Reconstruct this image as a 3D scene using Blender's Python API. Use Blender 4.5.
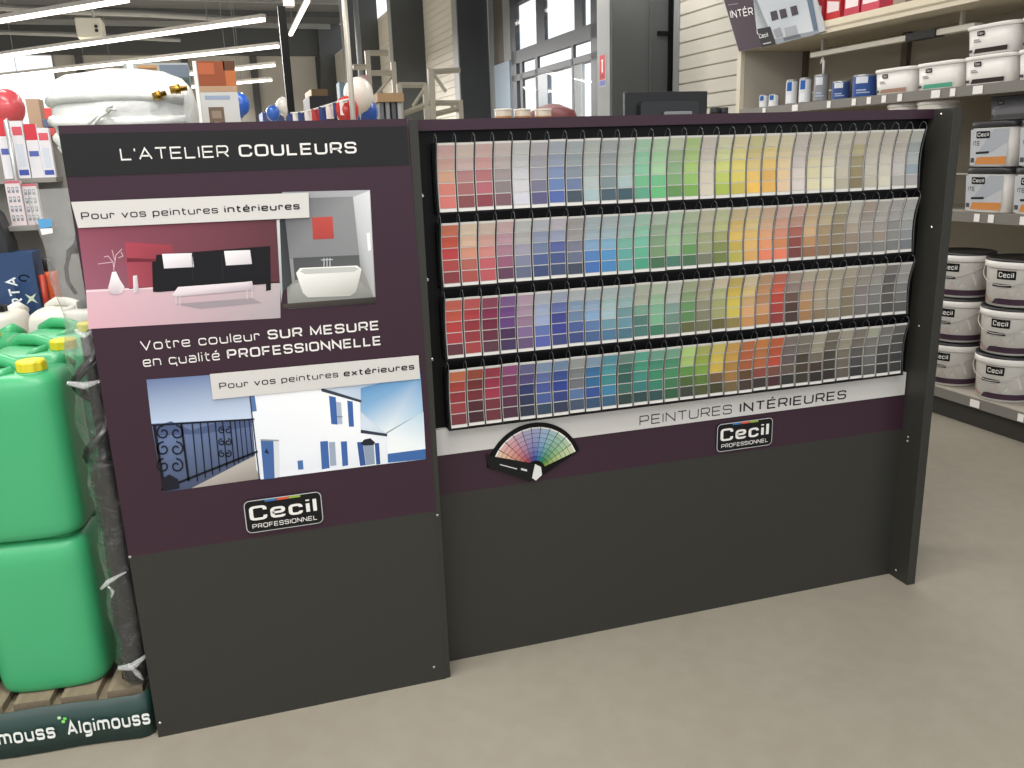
import bpy, math, random
from mathutils import Vector, Matrix
random.seed(7)
scene = bpy.context.scene
for o in list(bpy.data.objects): bpy.data.objects.remove(o)
COL = scene.collection

# ---------------------------------------------------------------- camera
F_PX, YAW, PIT, ROL = 845.25, 0.2862, 0.2635, -0.0335
CAM = Vector((-0.3947, -2.2675, 1.5))
FW = Vector((math.sin(YAW)*math.cos(PIT), math.cos(YAW)*math.cos(PIT), -math.sin(PIT)))
_rt = Vector((math.cos(YAW), -math.sin(YAW), 0)); _up = _rt.cross(FW)
RT = _rt*math.cos(ROL) + _up*math.sin(ROL); UP = -_rt*math.sin(ROL) + _up*math.cos(ROL)
cd = bpy.data.cameras.new('camera'); cam = bpy.data.objects.new('camera', cd); COL.objects.link(cam)
cd.sensor_width = 36; cd.lens = F_PX*36/1024; cd.clip_start = .05; cd.clip_end = 300
m = Matrix((RT, UP, -FW)).transposed().to_4x4(); m.translation = CAM
cam.matrix_world = m
scene.camera = cam

# ---------------------------------------------------------------- world, exposure
w = bpy.data.worlds.new('world'); scene.world = w; w.use_nodes = True
bg = w.node_tree.nodes['Background']; bg.inputs[0].default_value = (.93, .96, 1, 1); bg.inputs[1].default_value = 1.15
scene.view_settings.view_transform = 'Standard'; scene.view_settings.look = 'None'
scene.view_settings.exposure = 0.2; scene.view_settings.gamma = 1; scene.view_settings.use_curve_mapping = False

# ---------------------------------------------------------------- measuring helpers
BA = math.radians(2.7)                      # the hall is turned 2.7 degrees against the stand
UD = Vector((-math.sin(BA), math.cos(BA), 0)); ND = Vector((math.cos(BA), math.sin(BA), 0))
def ray(x, y): return FW + RT*((x-512)/F_PX) - UP*((y-384)/F_PX)
def hit(x, y, n, d):
    v = ray(x, y); return CAM + v*((d - CAM.dot(n))/v.dot(n))
def YP(x, y, Y): return hit(x, y, Vector((0, 1, 0)), Y)
def ZP(x, y, z): return hit(x, y, Vector((0, 0, 1)), z)
def bf(P): return Vector((P.dot(ND), P.dot(UD), P.z))          # to hall frame (across, along, up)
def AP(x, y, a): return bf(hit(x, y, ND, a))
def LP(x, y, l): return bf(hit(x, y, UD, l))

def lin(c):
    c = c/255
    return c/12.92 if c <= .04045 else ((c+.055)/1.055)**2.4
def hexc(s): return tuple(lin(int(s[i:i+2], 16)) for i in (0, 2, 4))

# ---------------------------------------------------------------- materials
MAT = {}
def mat(name, col, rough=.5, metal=0, noise=None, bump=None, spec=.5, trans=0, alpha=1, emit=None, coat=0):
    if name in MAT: return MAT[name]
    mt = bpy.data.materials.new(name); mt.use_nodes = True; MAT[name] = mt
    nt = mt.node_tree; b = nt.nodes['Principled BSDF']
    c = hexc(col) if isinstance(col, str) else col
    b.inputs['Base Color'].default_value = (*c, 1); b.inputs['Roughness'].default_value = rough
    b.inputs['Metallic'].default_value = metal; b.inputs['Specular IOR Level'].default_value = spec
    b.inputs['Transmission Weight'].default_value = trans; b.inputs['Alpha'].default_value = alpha
    b.inputs['Coat Weight'].default_value = coat
    if emit:
        b.inputs['Emission Color'].default_value = (*(hexc(emit[0])), 1); b.inputs['Emission Strength'].default_value = emit[1]
    if noise or bump:
        tc = nt.nodes.new('ShaderNodeTexCoord'); n = nt.nodes.new('ShaderNodeTexNoise')
        nt.links.new(tc.outputs['Object'], n.inputs['Vector']); n.inputs['Detail'].default_value = 6
        n.inputs['Scale'].default_value = (noise or bump)[0]
        if noise:
            mx = nt.nodes.new('ShaderNodeMix'); mx.data_type = 'RGBA'
            k = noise[1]
            mx.inputs[6].default_value = (*[v*(1-k) for v in c], 1); mx.inputs[7].default_value = (*[min(1, v*(1+k)) for v in c], 1)
            nt.links.new(n.outputs['Fac'], mx.inputs[0]); nt.links.new(mx.outputs[2], b.inputs['Base Color'])
        if bump:
            n2 = nt.nodes.new('ShaderNodeTexNoise'); nt.links.new(tc.outputs['Object'], n2.inputs['Vector'])
            n2.inputs['Scale'].default_value = bump[0]; n2.inputs['Detail'].default_value = 4
            bp = nt.nodes.new('ShaderNodeBump'); bp.inputs['Strength'].default_value = bump[1]; bp.inputs['Distance'].default_value = bump[2] if len(bump) > 2 else .01
            nt.links.new(n2.outputs['Fac'], bp.inputs['Height']); nt.links.new(bp.outputs[0], b.inputs['Normal'])
    return mt
def attr_mat(name, rough, coat=0, objcol=False):
    mt = bpy.data.materials.new(name); mt.use_nodes = True; MAT[name] = mt
    nt = mt.node_tree; b = nt.nodes['Principled BSDF']
    if objcol:
        a = nt.nodes.new('ShaderNodeObjectInfo'); nt.links.new(a.outputs['Color'], b.inputs['Base Color'])
    else:
        a = nt.nodes.new('ShaderNodeAttribute'); a.attribute_name = 'Col'; nt.links.new(a.outputs['Color'], b.inputs['Base Color'])
    b.inputs['Roughness'].default_value = rough; b.inputs['Specular IOR Level'].default_value = .22; b.inputs['Coat Weight'].default_value = coat; b.inputs['Coat Roughness'].default_value = .2
    return mt
PRINT = attr_mat('printed_colour', .45)
SWATCH = attr_mat('swatch_colour', .5, .25, True)

def concrete():
    mt = bpy.data.materials.new('polished_concrete'); mt.use_nodes = True; nt = mt.node_tree; b = nt.nodes['Principled BSDF']
    tc = nt.nodes.new('ShaderNodeTexCoord')
    def noise(s, d):
        n = nt.nodes.new('ShaderNodeTexNoise'); n.inputs['Scale'].default_value = s; n.inputs['Detail'].default_value = d
        nt.links.new(tc.outputs['Object'], n.inputs['Vector']); return n
    n1 = noise(.7, 8); n2 = noise(14, 6); n3 = noise(2.3, 5)
    r = nt.nodes.new('ShaderNodeValToRGB'); r.color_ramp.elements[0].position = .33; r.color_ramp.elements[1].position = .68
    r.color_ramp.elements[0].color = (*hexc('938c7e'), 1); r.color_ramp.elements[1].color = (*hexc('a09a8d'), 1)
    nt.links.new(n1.outputs['Fac'], r.inputs[0])
    r2 = nt.nodes.new('ShaderNodeValToRGB'); r2.color_ramp.elements[0].color = (.95, .945, .94, 1); r2.color_ramp.elements[1].color = (1, 1, 1, 1)
    r2.color_ramp.elements[0].position = .4; r2.color_ramp.elements[1].position = .62
    nt.links.new(n2.outputs['Fac'], r2.inputs[0])
    mx = nt.nodes.new('ShaderNodeMix'); mx.data_type = 'RGBA'; mx.blend_type = 'MULTIPLY'; mx.inputs[0].default_value = 1
    nt.links.new(r.outputs[0], mx.inputs[6]); nt.links.new(r2.outputs[0], mx.inputs[7]); nt.links.new(mx.outputs[2], b.inputs['Base Color'])
    mr = nt.nodes.new('ShaderNodeMapRange'); mr.inputs[3].default_value = .38; mr.inputs[4].default_value = .6
    nt.links.new(n3.outputs['Fac'], mr.inputs[0]); nt.links.new(mr.outputs[0], b.inputs['Roughness'])
    return mt
def wood(name, c1, c2):
    mt = bpy.data.materials.new(name); mt.use_nodes = True; nt = mt.node_tree; b = nt.nodes['Principled BSDF']; MAT[name] = mt
    tc = nt.nodes.new('ShaderNodeTexCoord'); mp = nt.nodes.new('ShaderNodeMapping'); mp.inputs['Scale'].default_value = (30, 3, 30)
    n = nt.nodes.new('ShaderNodeTexNoise'); n.inputs['Detail'].default_value = 6
    nt.links.new(tc.outputs['Object'], mp.inputs[0]); nt.links.new(mp.outputs[0], n.inputs['Vector'])
    r = nt.nodes.new('ShaderNodeValToRGB'); r.color_ramp.elements[0].color = (*hexc(c1), 1); r.color_ramp.elements[1].color = (*hexc(c2), 1)
    nt.links.new(n.outputs['Fac'], r.inputs[0]); nt.links.new(r.outputs[0], b.inputs['Base Color']); b.inputs['Roughness'].default_value = .8
    return mt

# ---------------------------------------------------------------- mesh builder
class MB:
    def __init__(s): s.v = []; s.f = []; s.mi = []; s.c = []
    def add(s, vs, fs, m=0, c=(.8, .8, .8)):
        o = len(s.v); s.v += [tuple(v) for v in vs]
        for f in fs:
            s.f.append(tuple(i+o for i in f)); s.mi.append(m)
            s.c.append(c if isinstance(c, list) else c)
        return s
    def box(s, x0, x1, y0, y1, z0, z1, m=0, c=(.8, .8, .8)):
        v = [(x, y, z) for z in (z0, z1) for y in (y0, y1) for x in (x0, x1)]
        return s.add(v, [(0, 2, 3, 1), (4, 5, 7, 6), (0, 1, 5, 4), (1, 3, 7, 5), (3, 2, 6, 7), (2, 0, 4, 6)], m, c)
    def loft(s, rings, cap=True, m=0, closed=True):
        n = len(rings[0]); vs = [p for r in rings for p in r]; fs = []
        for k in range(len(rings)-1):
            for i in range(n if closed else n-1):
                j = (i+1) % n; fs.append((k*n+i, k*n+j, (k+1)*n+j, (k+1)*n+i))
        if cap:
            fs.append(tuple(reversed(range(n)))); fs.append(tuple((len(rings)-1)*n+i for i in range(n)))
        return s.add(vs, fs, m)
    def tube(s, path, r, n=6, m=0, cap=True):
        path = [Vector(p) for p in path]; rings = []
        for i, p in enumerate(path):
            t = (path[min(i+1, len(path)-1)] - path[max(i-1, 0)]).normalized()
            a = t.cross(Vector((0, 0, 1)) if abs(t.z) < .9 else Vector((0, 1, 0))).normalized(); b = t.cross(a)
            rr = r[i] if isinstance(r, (list, tuple)) else r
            rings.append([p + (a*math.cos(2*math.pi*k/n) + b*math.sin(2*math.pi*k/n))*rr for k in range(n)])
        return s.loft(rings, cap, m)
    def lathe(s, prof, n=24, ctr=(0, 0, 0), m=0, cap=True):
        return s.loft([[(ctr[0]+r*math.cos(2*math.pi*k/n), ctr[1]+r*math.sin(2*math.pi*k/n), ctr[2]+z) for k in range(n)] for r, z in prof], cap, m)
    def build(s, name, mats, parent=None, loc=(0, 0, 0), rz=0, smooth=False, bevel=0, col=False):
        me = bpy.data.meshes.new(name); me.from_pydata(s.v, [], s.f); me.update()
        if not isinstance(mats, (list, tuple)): mats = [mats]
        for mm in mats: me.materials.append(mm)
        if len(mats) > 1: me.polygons.foreach_set('material_index', s.mi)
        if smooth: me.polygons.foreach_set('use_smooth', [True]*len(s.f))
        if col:
            ca = me.color_attributes.new('Col', 'FLOAT_COLOR', 'CORNER'); k = 0
            for f, c in zip(s.f, s.c):
                for i in range(len(f)):
                    cc = c[i] if isinstance(c, list) else c
                    ca.data[k].color = (*cc, 1); k += 1
        o = bpy.data.objects.new(name, me); COL.objects.link(o)
        o.location = loc; o.rotation_euler = (0, 0, rz); o.parent = parent
        if bevel:
            bm = o.modifiers.new('bevel', 'BEVEL'); bm.width = bevel; bm.segments = 2; bm.limit_method = 'ANGLE'
        if smooth == 'auto':
            pass
        return o
def tag(o, label, cat, group=None, kind=None):
    if label: o['label'] = label
    if cat: o['category'] = cat
    if group: o['group'] = group
    if kind: o['kind'] = kind
    return o
def empty(name, label, cat, loc=(0, 0, 0), rz=0, group=None):
    o = bpy.data.objects.new(name, None); o.empty_display_size = .1; COL.objects.link(o); o.location = loc; o.rotation_euler = (0, 0, rz)
    return tag(o, label, cat, group)
def struct(o): o['kind'] = 'structure'; return o
def dup(o, parent=None, loc=None, rz=None):
    c = o.copy(); COL.objects.link(c); c.parent = parent
    if loc is not None: c.location = loc
    if rz is not None: c.rotation_euler = (0, 0, rz)
    for ch in o.children: dup(ch, c)
    return c
def rrect(x0, x1, z0, z1, r, n=4):
    pts = []
    for cx, cz, a0 in ((x1-r, z0+r, -90), (x1-r, z1-r, 0), (x0+r, z1-r, 90), (x0+r, z0+r, 180)):
        for k in range(n+1):
            a = math.radians(a0+90*k/n); pts.append((cx+r*math.cos(a), cz+r*math.sin(a)))
    return pts

# ---------------------------------------------------------------- lettering: wide squared strokes
H = .72
GL = {
 'A': (1.15, [(0, [(0,0),(.5,1),(1,0)]), (0, [(.17,.3),(.83,.3)])]), 'C': (1.1, [(1, [(1,.72),(1,1),(0,1),(0,0),(1,0),(1,.28)])]),
 'E': (1.0, [(0, [(1,1),(0,1),(0,0),(1,0)]), (0, [(0,.5),(.92,.5)])]), 'F': (.95, [(0, [(1,1),(0,1),(0,0)]), (0, [(0,.48),(.9,.48)])]),
 'I': (.0, [(0, [(0,0),(0,1)])]), 'L': (.9, [(0, [(0,1),(0,0),(1,0)])]), 'M': (1.25, [(0, [(0,0),(0,1),(.5,.1),(1,1),(1,0)])]),
 'N': (1.1, [(0, [(0,0),(0,1),(1,0),(1,1)])]), 'O': (1.15, [(2, [(0,0),(1,0),(1,1),(0,1)])]),
 'P': (1.05, [(0, [(0,0),(0,1)]), (1, [(0,1),(1,1),(1,.42),(0,.42)])]),
 'R': (1.05, [(0, [(0,0),(0,1)]), (1, [(0,1),(1,1),(1,.42),(0,.42)]), (0, [(.6,.42),(1,0)])]),
 'S': (1.05, [(1, [(1,.75),(1,1),(0,1),(0,.52),(1,.52),(1,0),(0,0),(0,.25)])]), 'T': (1.05, [(0, [(0,1),(1,1)]), (0, [(.5,1),(.5,0)])]),
 'U': (1.1, [(1, [(0,1),(0,0),(1,0),(1,1)])]), 'V': (1.15, [(0, [(0,1),(.5,0),(1,1)])]),
 'É': (1.0, [(0, [(1,1),(0,1),(0,0),(1,0)]), (0, [(0,.5),(.92,.5)]), (0, [(.45,1.2),(.7,1.36)])]),
 "'": (.0, [(0, [(0,1),(0,.75)])]),
 'a': (.9, [(1, [(.05,H),(1,H),(1,0)]), (1, [(1,.4),(0,.4),(0,0),(1,0)])]), 'c': (.85, [(1, [(1,.5),(1,H),(0,H),(0,0),(1,0),(1,.2)])]),
 'e': (.9, [(1, [(0,.36),(1,.36),(1,H),(0,H),(0,0),(1,0),(1,.12)])]), 'é': (.9, [(1, [(0,.36),(1,.36),(1,H),(0,H),(0,0),(1,0),(1,.12)]), (0, [(.45,.92),(.75,1.08)])]),
 'g': (.9, [(2, [(0,0),(1,0),(1,H),(0,H)]), (1, [(1,H),(1,-.3),(.05,-.3)])]), 'i': (.0, [(0, [(0,0),(0,H)]), (0, [(0,.92),(0,1.04)])]),
 'l': (.0, [(0, [(0,0),(0,1.02)])]), 'm': (1.45, [(0, [(0,0),(0,H)]), (1, [(0,H),(.5,H),(.5,0)]), (1, [(.5,H),(1,H),(1,0)])]),
 'n': (.9, [(0, [(0,0),(0,H)]), (1, [(0,H),(1,H),(1,0)])]), 'o': (.95, [(2, [(0,0),(1,0),(1,H),(0,H)])]),
 'p': (.9, [(2, [(0,0),(1,0),(1,H),(0,H)]), (0, [(0,H),(0,-.3)])]), 'q': (.9, [(2, [(0,0),(1,0),(1,H),(0,H)]), (0, [(1,H),(1,-.3)])]),
 'r': (.6, [(0, [(0,0),(0,H)]), (1, [(0,H),(1,H),(1,.5)])]), 's': (.85, [(1, [(1,.55),(1,H),(0,H),(0,.37),(1,.37),(1,0),(0,0),(0,.17)])]),
 't': (.6, [(1, [(.3,1),(.3,0),(1,0)]), (0, [(0,H),(1,H)])]), 'u': (.9, [(1, [(0,H),(0,0),(1,0)]), (0, [(1,H),(1,0)])]),
 'v': (.9, [(0, [(0,H),(.5,0),(1,H)])]), 'x': (.9, [(0, [(0,0),(1,H)]), (0, [(0,H),(1,0)])]),
}
def fillet(pts, r, closed):
    out = []; n = len(pts)
    for i, p in enumerate(pts):
        if not closed and i in (0, n-1): out.append(p); continue
        a, b = pts[i-1], pts[(i+1) % n]
        va = (a[0]-p[0], a[1]-p[1]); vb = (b[0]-p[0], b[1]-p[1]); la = math.hypot(*va); lb = math.hypot(*vb)
        if la < 1e-6 or lb < 1e-6: continue
        ra = min(r, la*.5 if (closed or 0 < i-1) else la, lb*.5 if (closed or i+1 < n-1) else lb)
        s = (p[0]+va[0]/la*ra, p[1]+va[1]/la*ra); e = (p[0]+vb[0]/lb*ra, p[1]+vb[1]/lb*ra)
        for k in range(4):
            t = k/3; out.append(((1-t)**2*s[0]+2*t*(1-t)*p[0]+t*t*e[0], (1-t)**2*s[1]+2*t*(1-t)*p[1]+t*t*e[1]))
    return out
def ribbon(pts, t, closed):
    q = [pts[0]]
    for p in pts[1:]:
        if math.hypot(p[0]-q[-1][0], p[1]-q[-1][1]) > 1e-4: q.append(p)
    n = len(q); L = []; R = []
    for i in range(n):
        a = q[i-1] if (i or closed) else None; b = q[(i+1) % n] if (i < n-1 or closed) else None
        def nrm(u, v):
            d = math.hypot(v[0]-u[0], v[1]-u[1]) or 1; return (-(v[1]-u[1])/d, (v[0]-u[0])/d)
        n1 = nrm(a, q[i]) if a else None; n2 = nrm(q[i], b) if b else None
        if n1 and n2:
            sx, sy = n1[0]+n2[0], n1[1]+n2[1]; l2 = max(sx*sx+sy*sy, .5); k = 2/l2; nx, ny = sx*k, sy*k
        else: nx, ny = n1 or n2
        L.append((q[i][0]+nx*t/2, q[i][1]+ny*t/2)); R.append((q[i][0]-nx*t/2, q[i][1]-ny*t/2))
    fs = [[L[i], R[i], R[(i+1) % n], L[(i+1) % n]] for i in range(n if closed else n-1)]
    return fs
def text2d(segs, x0, x1, z, h, split=False):
    """segs [(string, weight)]; quads in the plane, fitted between x0 and x1 on baseline z with cap height h"""
    cur = 0; items = []; parts = []
    for si, (st, wt) in enumerate(segs):
        for ch in st:
            if ch == ' ': cur += .75; continue
            gw, strokes = GL[ch]
            items.append((cur, gw, strokes, wt, si)); cur += gw + wt + .27
    tot = cur - .27; sx = (x1-x0)/tot; out = [[] for _ in segs]
    for cx, gw, strokes, wt, si in items:
        k = 1 if wt < .15 else 1.4 if wt < .26 else 1.9; bar = wt/k      # bold letters: bars thinner than stems
        for fl, pts in strokes:
            P = [(cx + wt/2 + px*gw, k*(bar/2 + py*(1-bar))) for px, py in pts]
            if fl: P = fillet(P, .30 if k > 1 else .26, fl == 2)
            for qd in ribbon(P, wt, fl == 2): out[si].append([(x0+u*sx, z+v/k*h) for u, v in qd])
    return out if split else [q for o_ in out for q in o_]
def put2d(mb, quads, mapf, c):
    for q in quads:
        vs = [mapf(*p) for p in q]
        mb.add(vs, [tuple(range(len(vs)))], 0, c)
def yplane(y): return lambda u, v: (u, y, v)

WHITE = hexc('e2e0dc'); BLACK = hexc('141414')
def logo(mb, mapf, x0, x1, z0, z1, sub=True, eps=None):
    """black rounded badge with the maker's name; mapf(u, v, k) lifts layer k"""
    W_, H_ = x1-x0, z1-z0; r = H_*.16
    P = lambda pts, k, c: mb.add([mapf(u, v, k) for u, v in pts], [tuple(range(len(pts)))], 0, c)
    P(rrect(x0, x1, z0, z1, r), 0, hexc('b9bcbd')); d = H_*.025
    P(rrect(x0+d, x1-d, z0+d, z1-d, r-d), 1, hexc('121314'))
    for i, c in enumerate(('3a6ea8', 'd0543a', '8aa83c')):
        a = x0+W_*(.27+.155*i); P([(a, z1-H_*.09), (a+W_*.15, z1-H_*.09), (a+W_*.15, z1-d), (a, z1-d)], 2, hexc(c))
    zb = z0+H_*(.38 if sub else .25)
    for q in text2d([('Cecil', .31)], x0+W_*.06, x1-W_*.07, zb, H_*(.44 if sub else .55)): P(q, 2, WHITE)
    if sub:
        for q in text2d([('PROFESSIONNEL', .2)], x0+W_*.08, x1-W_*.08, z0+H_*.13, H_*.14): P(q, 2, WHITE)

# ---------------------------------------------------------------- common materials
M_CHAR = mat('charcoal_melamine', '32322e', .42, noise=(60, .05), spec=.3)
M_PURP = mat('aubergine_laminate', '37232f', .36, spec=.3)
M_BLACKP = mat('black_board', '0a0a0a', .45, spec=.2)
M_HEAD = mat('black_header', '181919', .4, spec=.3)
M_WHITEP = mat('white_print_band', 'cccac6', .4)
M_STEEL = mat('screw_steel', 'c8c8c6', .3, 1)
M_WIRE = mat('grey_wire', '5e6062', .4, .4)
M_CARD = mat('white_card', 'd8d6d1', .45)
M_PLW = mat('white_plastic', 'e2dfda', .35)
M_BLKPL = mat('black_plastic', '17181a', .4)
M_SHELF = mat('cream_steel', 'b4aea2', .5)
M_SHELFG = mat('grey_price_rail', '77746e', .45)
M_TAGW = mat('paper_tag', 'e8e6e2', .6)
M_DGREY = mat('dark_grey_steel', '494c4d', .55, noise=(3, .06))
M_LGREY = mat('light_grey_steel', '8d8f8f', .5)
M_CLAD = mat('white_cladding', 'c9c5ba', .55)
def film(name, gloss, rough, diff=0, dcol=(.8, .82, .82), bump=None):
    mt = bpy.data.materials.new(name); mt.use_nodes = True; nt = mt.node_tree; nt.nodes.clear(); MAT[name] = mt
    N_ = nt.nodes.new; out = N_('ShaderNodeOutputMaterial'); tr = N_('ShaderNodeBsdfTransparent'); gl = N_('ShaderNodeBsdfGlossy'); gl.inputs['Roughness'].default_value = rough
    lw_ = N_('ShaderNodeLayerWeight'); lw_.inputs['Blend'].default_value = .5; mx = N_('ShaderNodeMixShader')
    pw = N_('ShaderNodeMath'); pw.operation = 'POWER'; pw.inputs[1].default_value = 3; ml = N_('ShaderNodeMath'); ml.operation = 'MULTIPLY_ADD'; ml.inputs[1].default_value = gloss; ml.inputs[2].default_value = gloss*.06
    nt.links.new(lw_.outputs['Facing'], pw.inputs[0]); nt.links.new(pw.outputs[0], ml.inputs[0]); nt.links.new(ml.outputs[0], mx.inputs[0]); nt.links.new(tr.outputs[0], mx.inputs[1]); nt.links.new(gl.outputs[0], mx.inputs[2]); last = mx
    if diff:
        df = N_('ShaderNodeBsdfDiffuse'); df.inputs['Color'].default_value = (*dcol, 1); m2 = N_('ShaderNodeMixShader'); m2.inputs[0].default_value = diff
        nt.links.new(mx.outputs[0], m2.inputs[1]); nt.links.new(df.outputs[0], m2.inputs[2]); last = m2
    if bump:
        tc = N_('ShaderNodeTexCoord'); nz = N_('ShaderNodeTexNoise'); nz.inputs['Scale'].default_value = bump[0]; nz.inputs['Detail'].default_value = 3; nz.inputs['Distortion'].default_value = 1.5
        bp = N_('ShaderNodeBump'); bp.inputs['Strength'].default_value = bump[1]; bp.inputs['Distance'].default_value = .02
        nt.links.new(tc.outputs['Object'], nz.inputs['Vector']); nt.links.new(nz.outputs['Fac'], bp.inputs['Height']); nt.links.new(bp.outputs[0], gl.inputs['Normal']); nt.links.new(bp.outputs[0], lw_.inputs['Normal'])
    nt.links.new(last.outputs[0], out.inputs[0]); return mt
M_GLASS = film('window_glass', .25, .02)
M_BRASS = mat('brass', 'b08a3c', .3, 1)

# ================================================================ SETTING
# hall frame: local x = across, y = along, rotated by BA
AW = 5.5; LB = 38.0; ZC = 7.2
flo = MB().box(-40, 30, -14, 70, -.2, 0).build('floor', concrete()); struct(flo)
cl = MB().box(-40, AW+.3, -10, LB+.3, ZC, ZC+.2).build('ceiling', mat('dark_ceiling_sheet', '5e5f61', .6), rz=BA); struct(cl)
# purlins of the ceiling
for i in range(12):
    l = 4+i*3.0
    MB().box(-38, AW-.1, l, l+.12, ZC-.2, ZC+.02).build('purlin', M_LGREY if i % 2 else M_DGREY, cl)

# right-hand wall: core + cladding strips in bays between columns
def lwall(px): return AP(px, 100, AW).y
cols_l = [lwall(671), lwall(490.5), lwall(428), lwall(383)]      # near face of each column at the wall
wr = empty('wall_right', None, None, rz=BA); struct(wr)
COLD = .62
def bay(l0, l1, z0=0, z1=6.0, pitch=.166):
    MB().box(AW+.03, AW+.2, l0, l1, z0, z1).build('wall_core', M_LGREY, wr)
    n = int((z1-z0)/pitch); first = None
    mb = MB(); g = .016
    prof = [(AW+.035, 0), (AW+.008, g*.5), (AW, g), (AW, pitch-.004), (AW+.035, pitch)]
    vs = [(x, l, z) for l in (l0, l1) for x, z in prof]; k = len(prof)
    mb.add(vs, [(i, i+1, k+i+1, k+i) for i in range(k-1)])
    for i in range(n):
        if first is None: first = o = mb.build('cladding_strip', M_CLAD, wr)
        else: o = first.copy(); COL.objects.link(o)
        o.parent = wr; o.location = (0, 0, z0+i*pitch)
bay(-4, cols_l[0]); bay(cols_l[1]+.45, cols_l[2]); bay(cols_l[2]+.45, cols_l[3]); bay(cols_l[3]+.45, LB)
for i, l in enumerate(cols_l):                     # portal-frame columns standing in front of the wall
    wdt = AW - LP(612 if i == 0 else 461 if i == 1 else 396 if i == 2 else 348, 90, l).x
    cm = struct(MB().box(AW-wdt, AW-.001, l, l+.42, 0, ZC).build('trim_%d' % (i+1), M_DGREY, rz=BA))
    MB().box(AW-wdt-.012, AW-wdt, l+.04, l+.42, 0, ZC).build('column_flange', M_LGREY, cm)
    if i == 0:
        MB().box(AW-.06, AW-.002, l-.05, l-.002, 0, ZC).build('black_channel', M_BLACKP, cm)
        MB().box(AW-.025, AW-.002, l-.20, l-.08, 0, ZC).build('corner_strip', M_LGREY, cm)
        MB().tube([(AW-.32, l-.01, 2.0), (AW-.32, l-.01, ZC)], .02).build('cable_duct', M_DGREY, cm)
        MB().box(AW-.22, AW-.06, l-.03, l-.001, 2.95, 3.0).build('bracket', M_BLACKP, cm)

# entrance glazing between the first two columns
w0, w1 = cols_l[0]+.42, cols_l[1]
win = empty('window_1', None, None, rz=BA); struct(win)
M_FRAME = mat('slate_window_frame', '4a5058', .4)
def lw(px, py=60): return AP(px, py, AW).y
zt1 = AP(545, 62, AW).z; zt0 = AP(545, 50, AW).z
def wbox(name, l0, l1, z0, z1, d=.12, mt=None):
    return MB().box(AW-.02, AW-.02+d, min(l0, l1), max(l0, l1), z0, z1).build(name, mt or M_FRAME, win)
zb_t = AP(550, 53, AW).z; zt_t = AP(550, 39, AW).z
wbox('transom', w0, lw(512), zb_t, zt_t, .1)
wbox('transom_rail', w0, lw(512), zb_t-.32, zb_t-.2, .1)
ztop = AP(545, -14, AW).z+.6
wbox('mullion', lw(517), lw(512.5), 0, 6.5, .08); wbox('mullion', lw(546.5), lw(538), zt_t, 6.5, .06)
wbox('mullion', lw(584), lw(576), zt_t, 6.5, .06); wbox('mullion', w0, lw(592), 0, 6.5, .06)
wbox('mullion', lw(523), lw(520.5), 0, zb_t, .05); wbox('mullion', lw(574.5), lw(572.5), 0, zb_t, .05); wbox('mullion', lw(538.5), lw(536), 0, zb_t, .05)
wbox('transom', w0, lw(512), AP(520, 2, AW).z, AP(520, -6, AW).z, .15)
M_BLUEG = mat('blue_grey_panel', '8d9bab', .3)
wbox('door_leaf', lw(548), lw(537), .05, zb_t-.3, .08, M_BLUEG)
wbox('side_panel', lw(510), lw(495), 0, AP(500, 64, AW).z, .1, mat('pale_blue_panel', 'a9b9c8', .3))
wbox('side_jamb', lw(495), lw(491), 0, 6.5, .2, M_LGREY); wbox('side_jamb', lw(512), lw(505), AP(500, 64, AW).z, 6.5, .2, M_LGREY); wbox('side_infill', lw(505), lw(496), AP(500, 64, AW).z, 6.5, .1, mat('brown_grey_infill', '5a544e', .6))
wbox('door_leaf', lw(583), lw(575), .05, zb_t-.3, .05, mat('frosted_leaf', 'c6cdd0', .4))
for a, b_, z0, z1 in ((517, 538, zt_t, 6.5), (546.5, 576, zt_t, 6.5), (584, 592, zt_t, 6.5), (548, 572.5, 0, zb_t-.3), (523, 536, 0, zb_t-.3), (575, 592, 0, zb_t-.3)):
    wbox('pane', lw(a), lw(b_), z0, z1, .012, M_GLASS)

# far wall
wb = empty('wall_back', None, None, rz=BA); struct(wb)
ZW = 6.0
lb_px = lambda x, y=90: LP(x, y, LB).x
gate0, gate1 = lb_px(-260), lb_px(58)
M_FARW = mat('far_wall_panel', 'b3b0a8', .6)
edges = [-40, gate0]
MB().box(-40, gate0, LB, LB+.2, 0, ZW).build('wall_panel', M_FARW, wb)
zg = LP(10, 42, LB).z
MB().box(gate0, gate1, LB, LB+.2, zg, ZW).build('wall_panel', M_FARW, wb)
seq = [58, 84, 188, 256, 318]
for a, b_ in zip(seq[:-1], seq[1:]):
    MB().box(lb_px(a), lb_px(b_)-.02, LB, LB+.2, 0, ZW).build('wall_panel', M_FARW, wb)
MB().box(lb_px(318), AW+.2, LB, LB+.2, 0, ZW).build('wall_panel', M_DGREY, wb)
for x in (84, 188, 256):
    c = lb_px(x); MB().box(c-.14, c+.14, LB-.25, LB-.001, 0, ZW).build('wall_post', mat('post_grey', '4a4b4e', .6), wb)
MB().box(-40, AW, LB-.5, LB-.001, ZW, ZC).build('eaves_beam', M_DGREY, wb)
c0 = lb_px(320); MB().box(c0, c0+1.3, LB-.9, LB-.26, 0, ZC).build('corner_column', M_DGREY, wb)
w2 = struct(MB().box(gate0, gate1, LB+.05, LB+.07, 0, zg).build('window_2', M_GLASS, rz=BA))
for k in range(4):
    x = gate0+(gate1-gate0)*k/3; MB().box(x-.05, x+.05, LB, LB+.12, 0, zg).build('window_frame', M_LGREY, w2)

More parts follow.
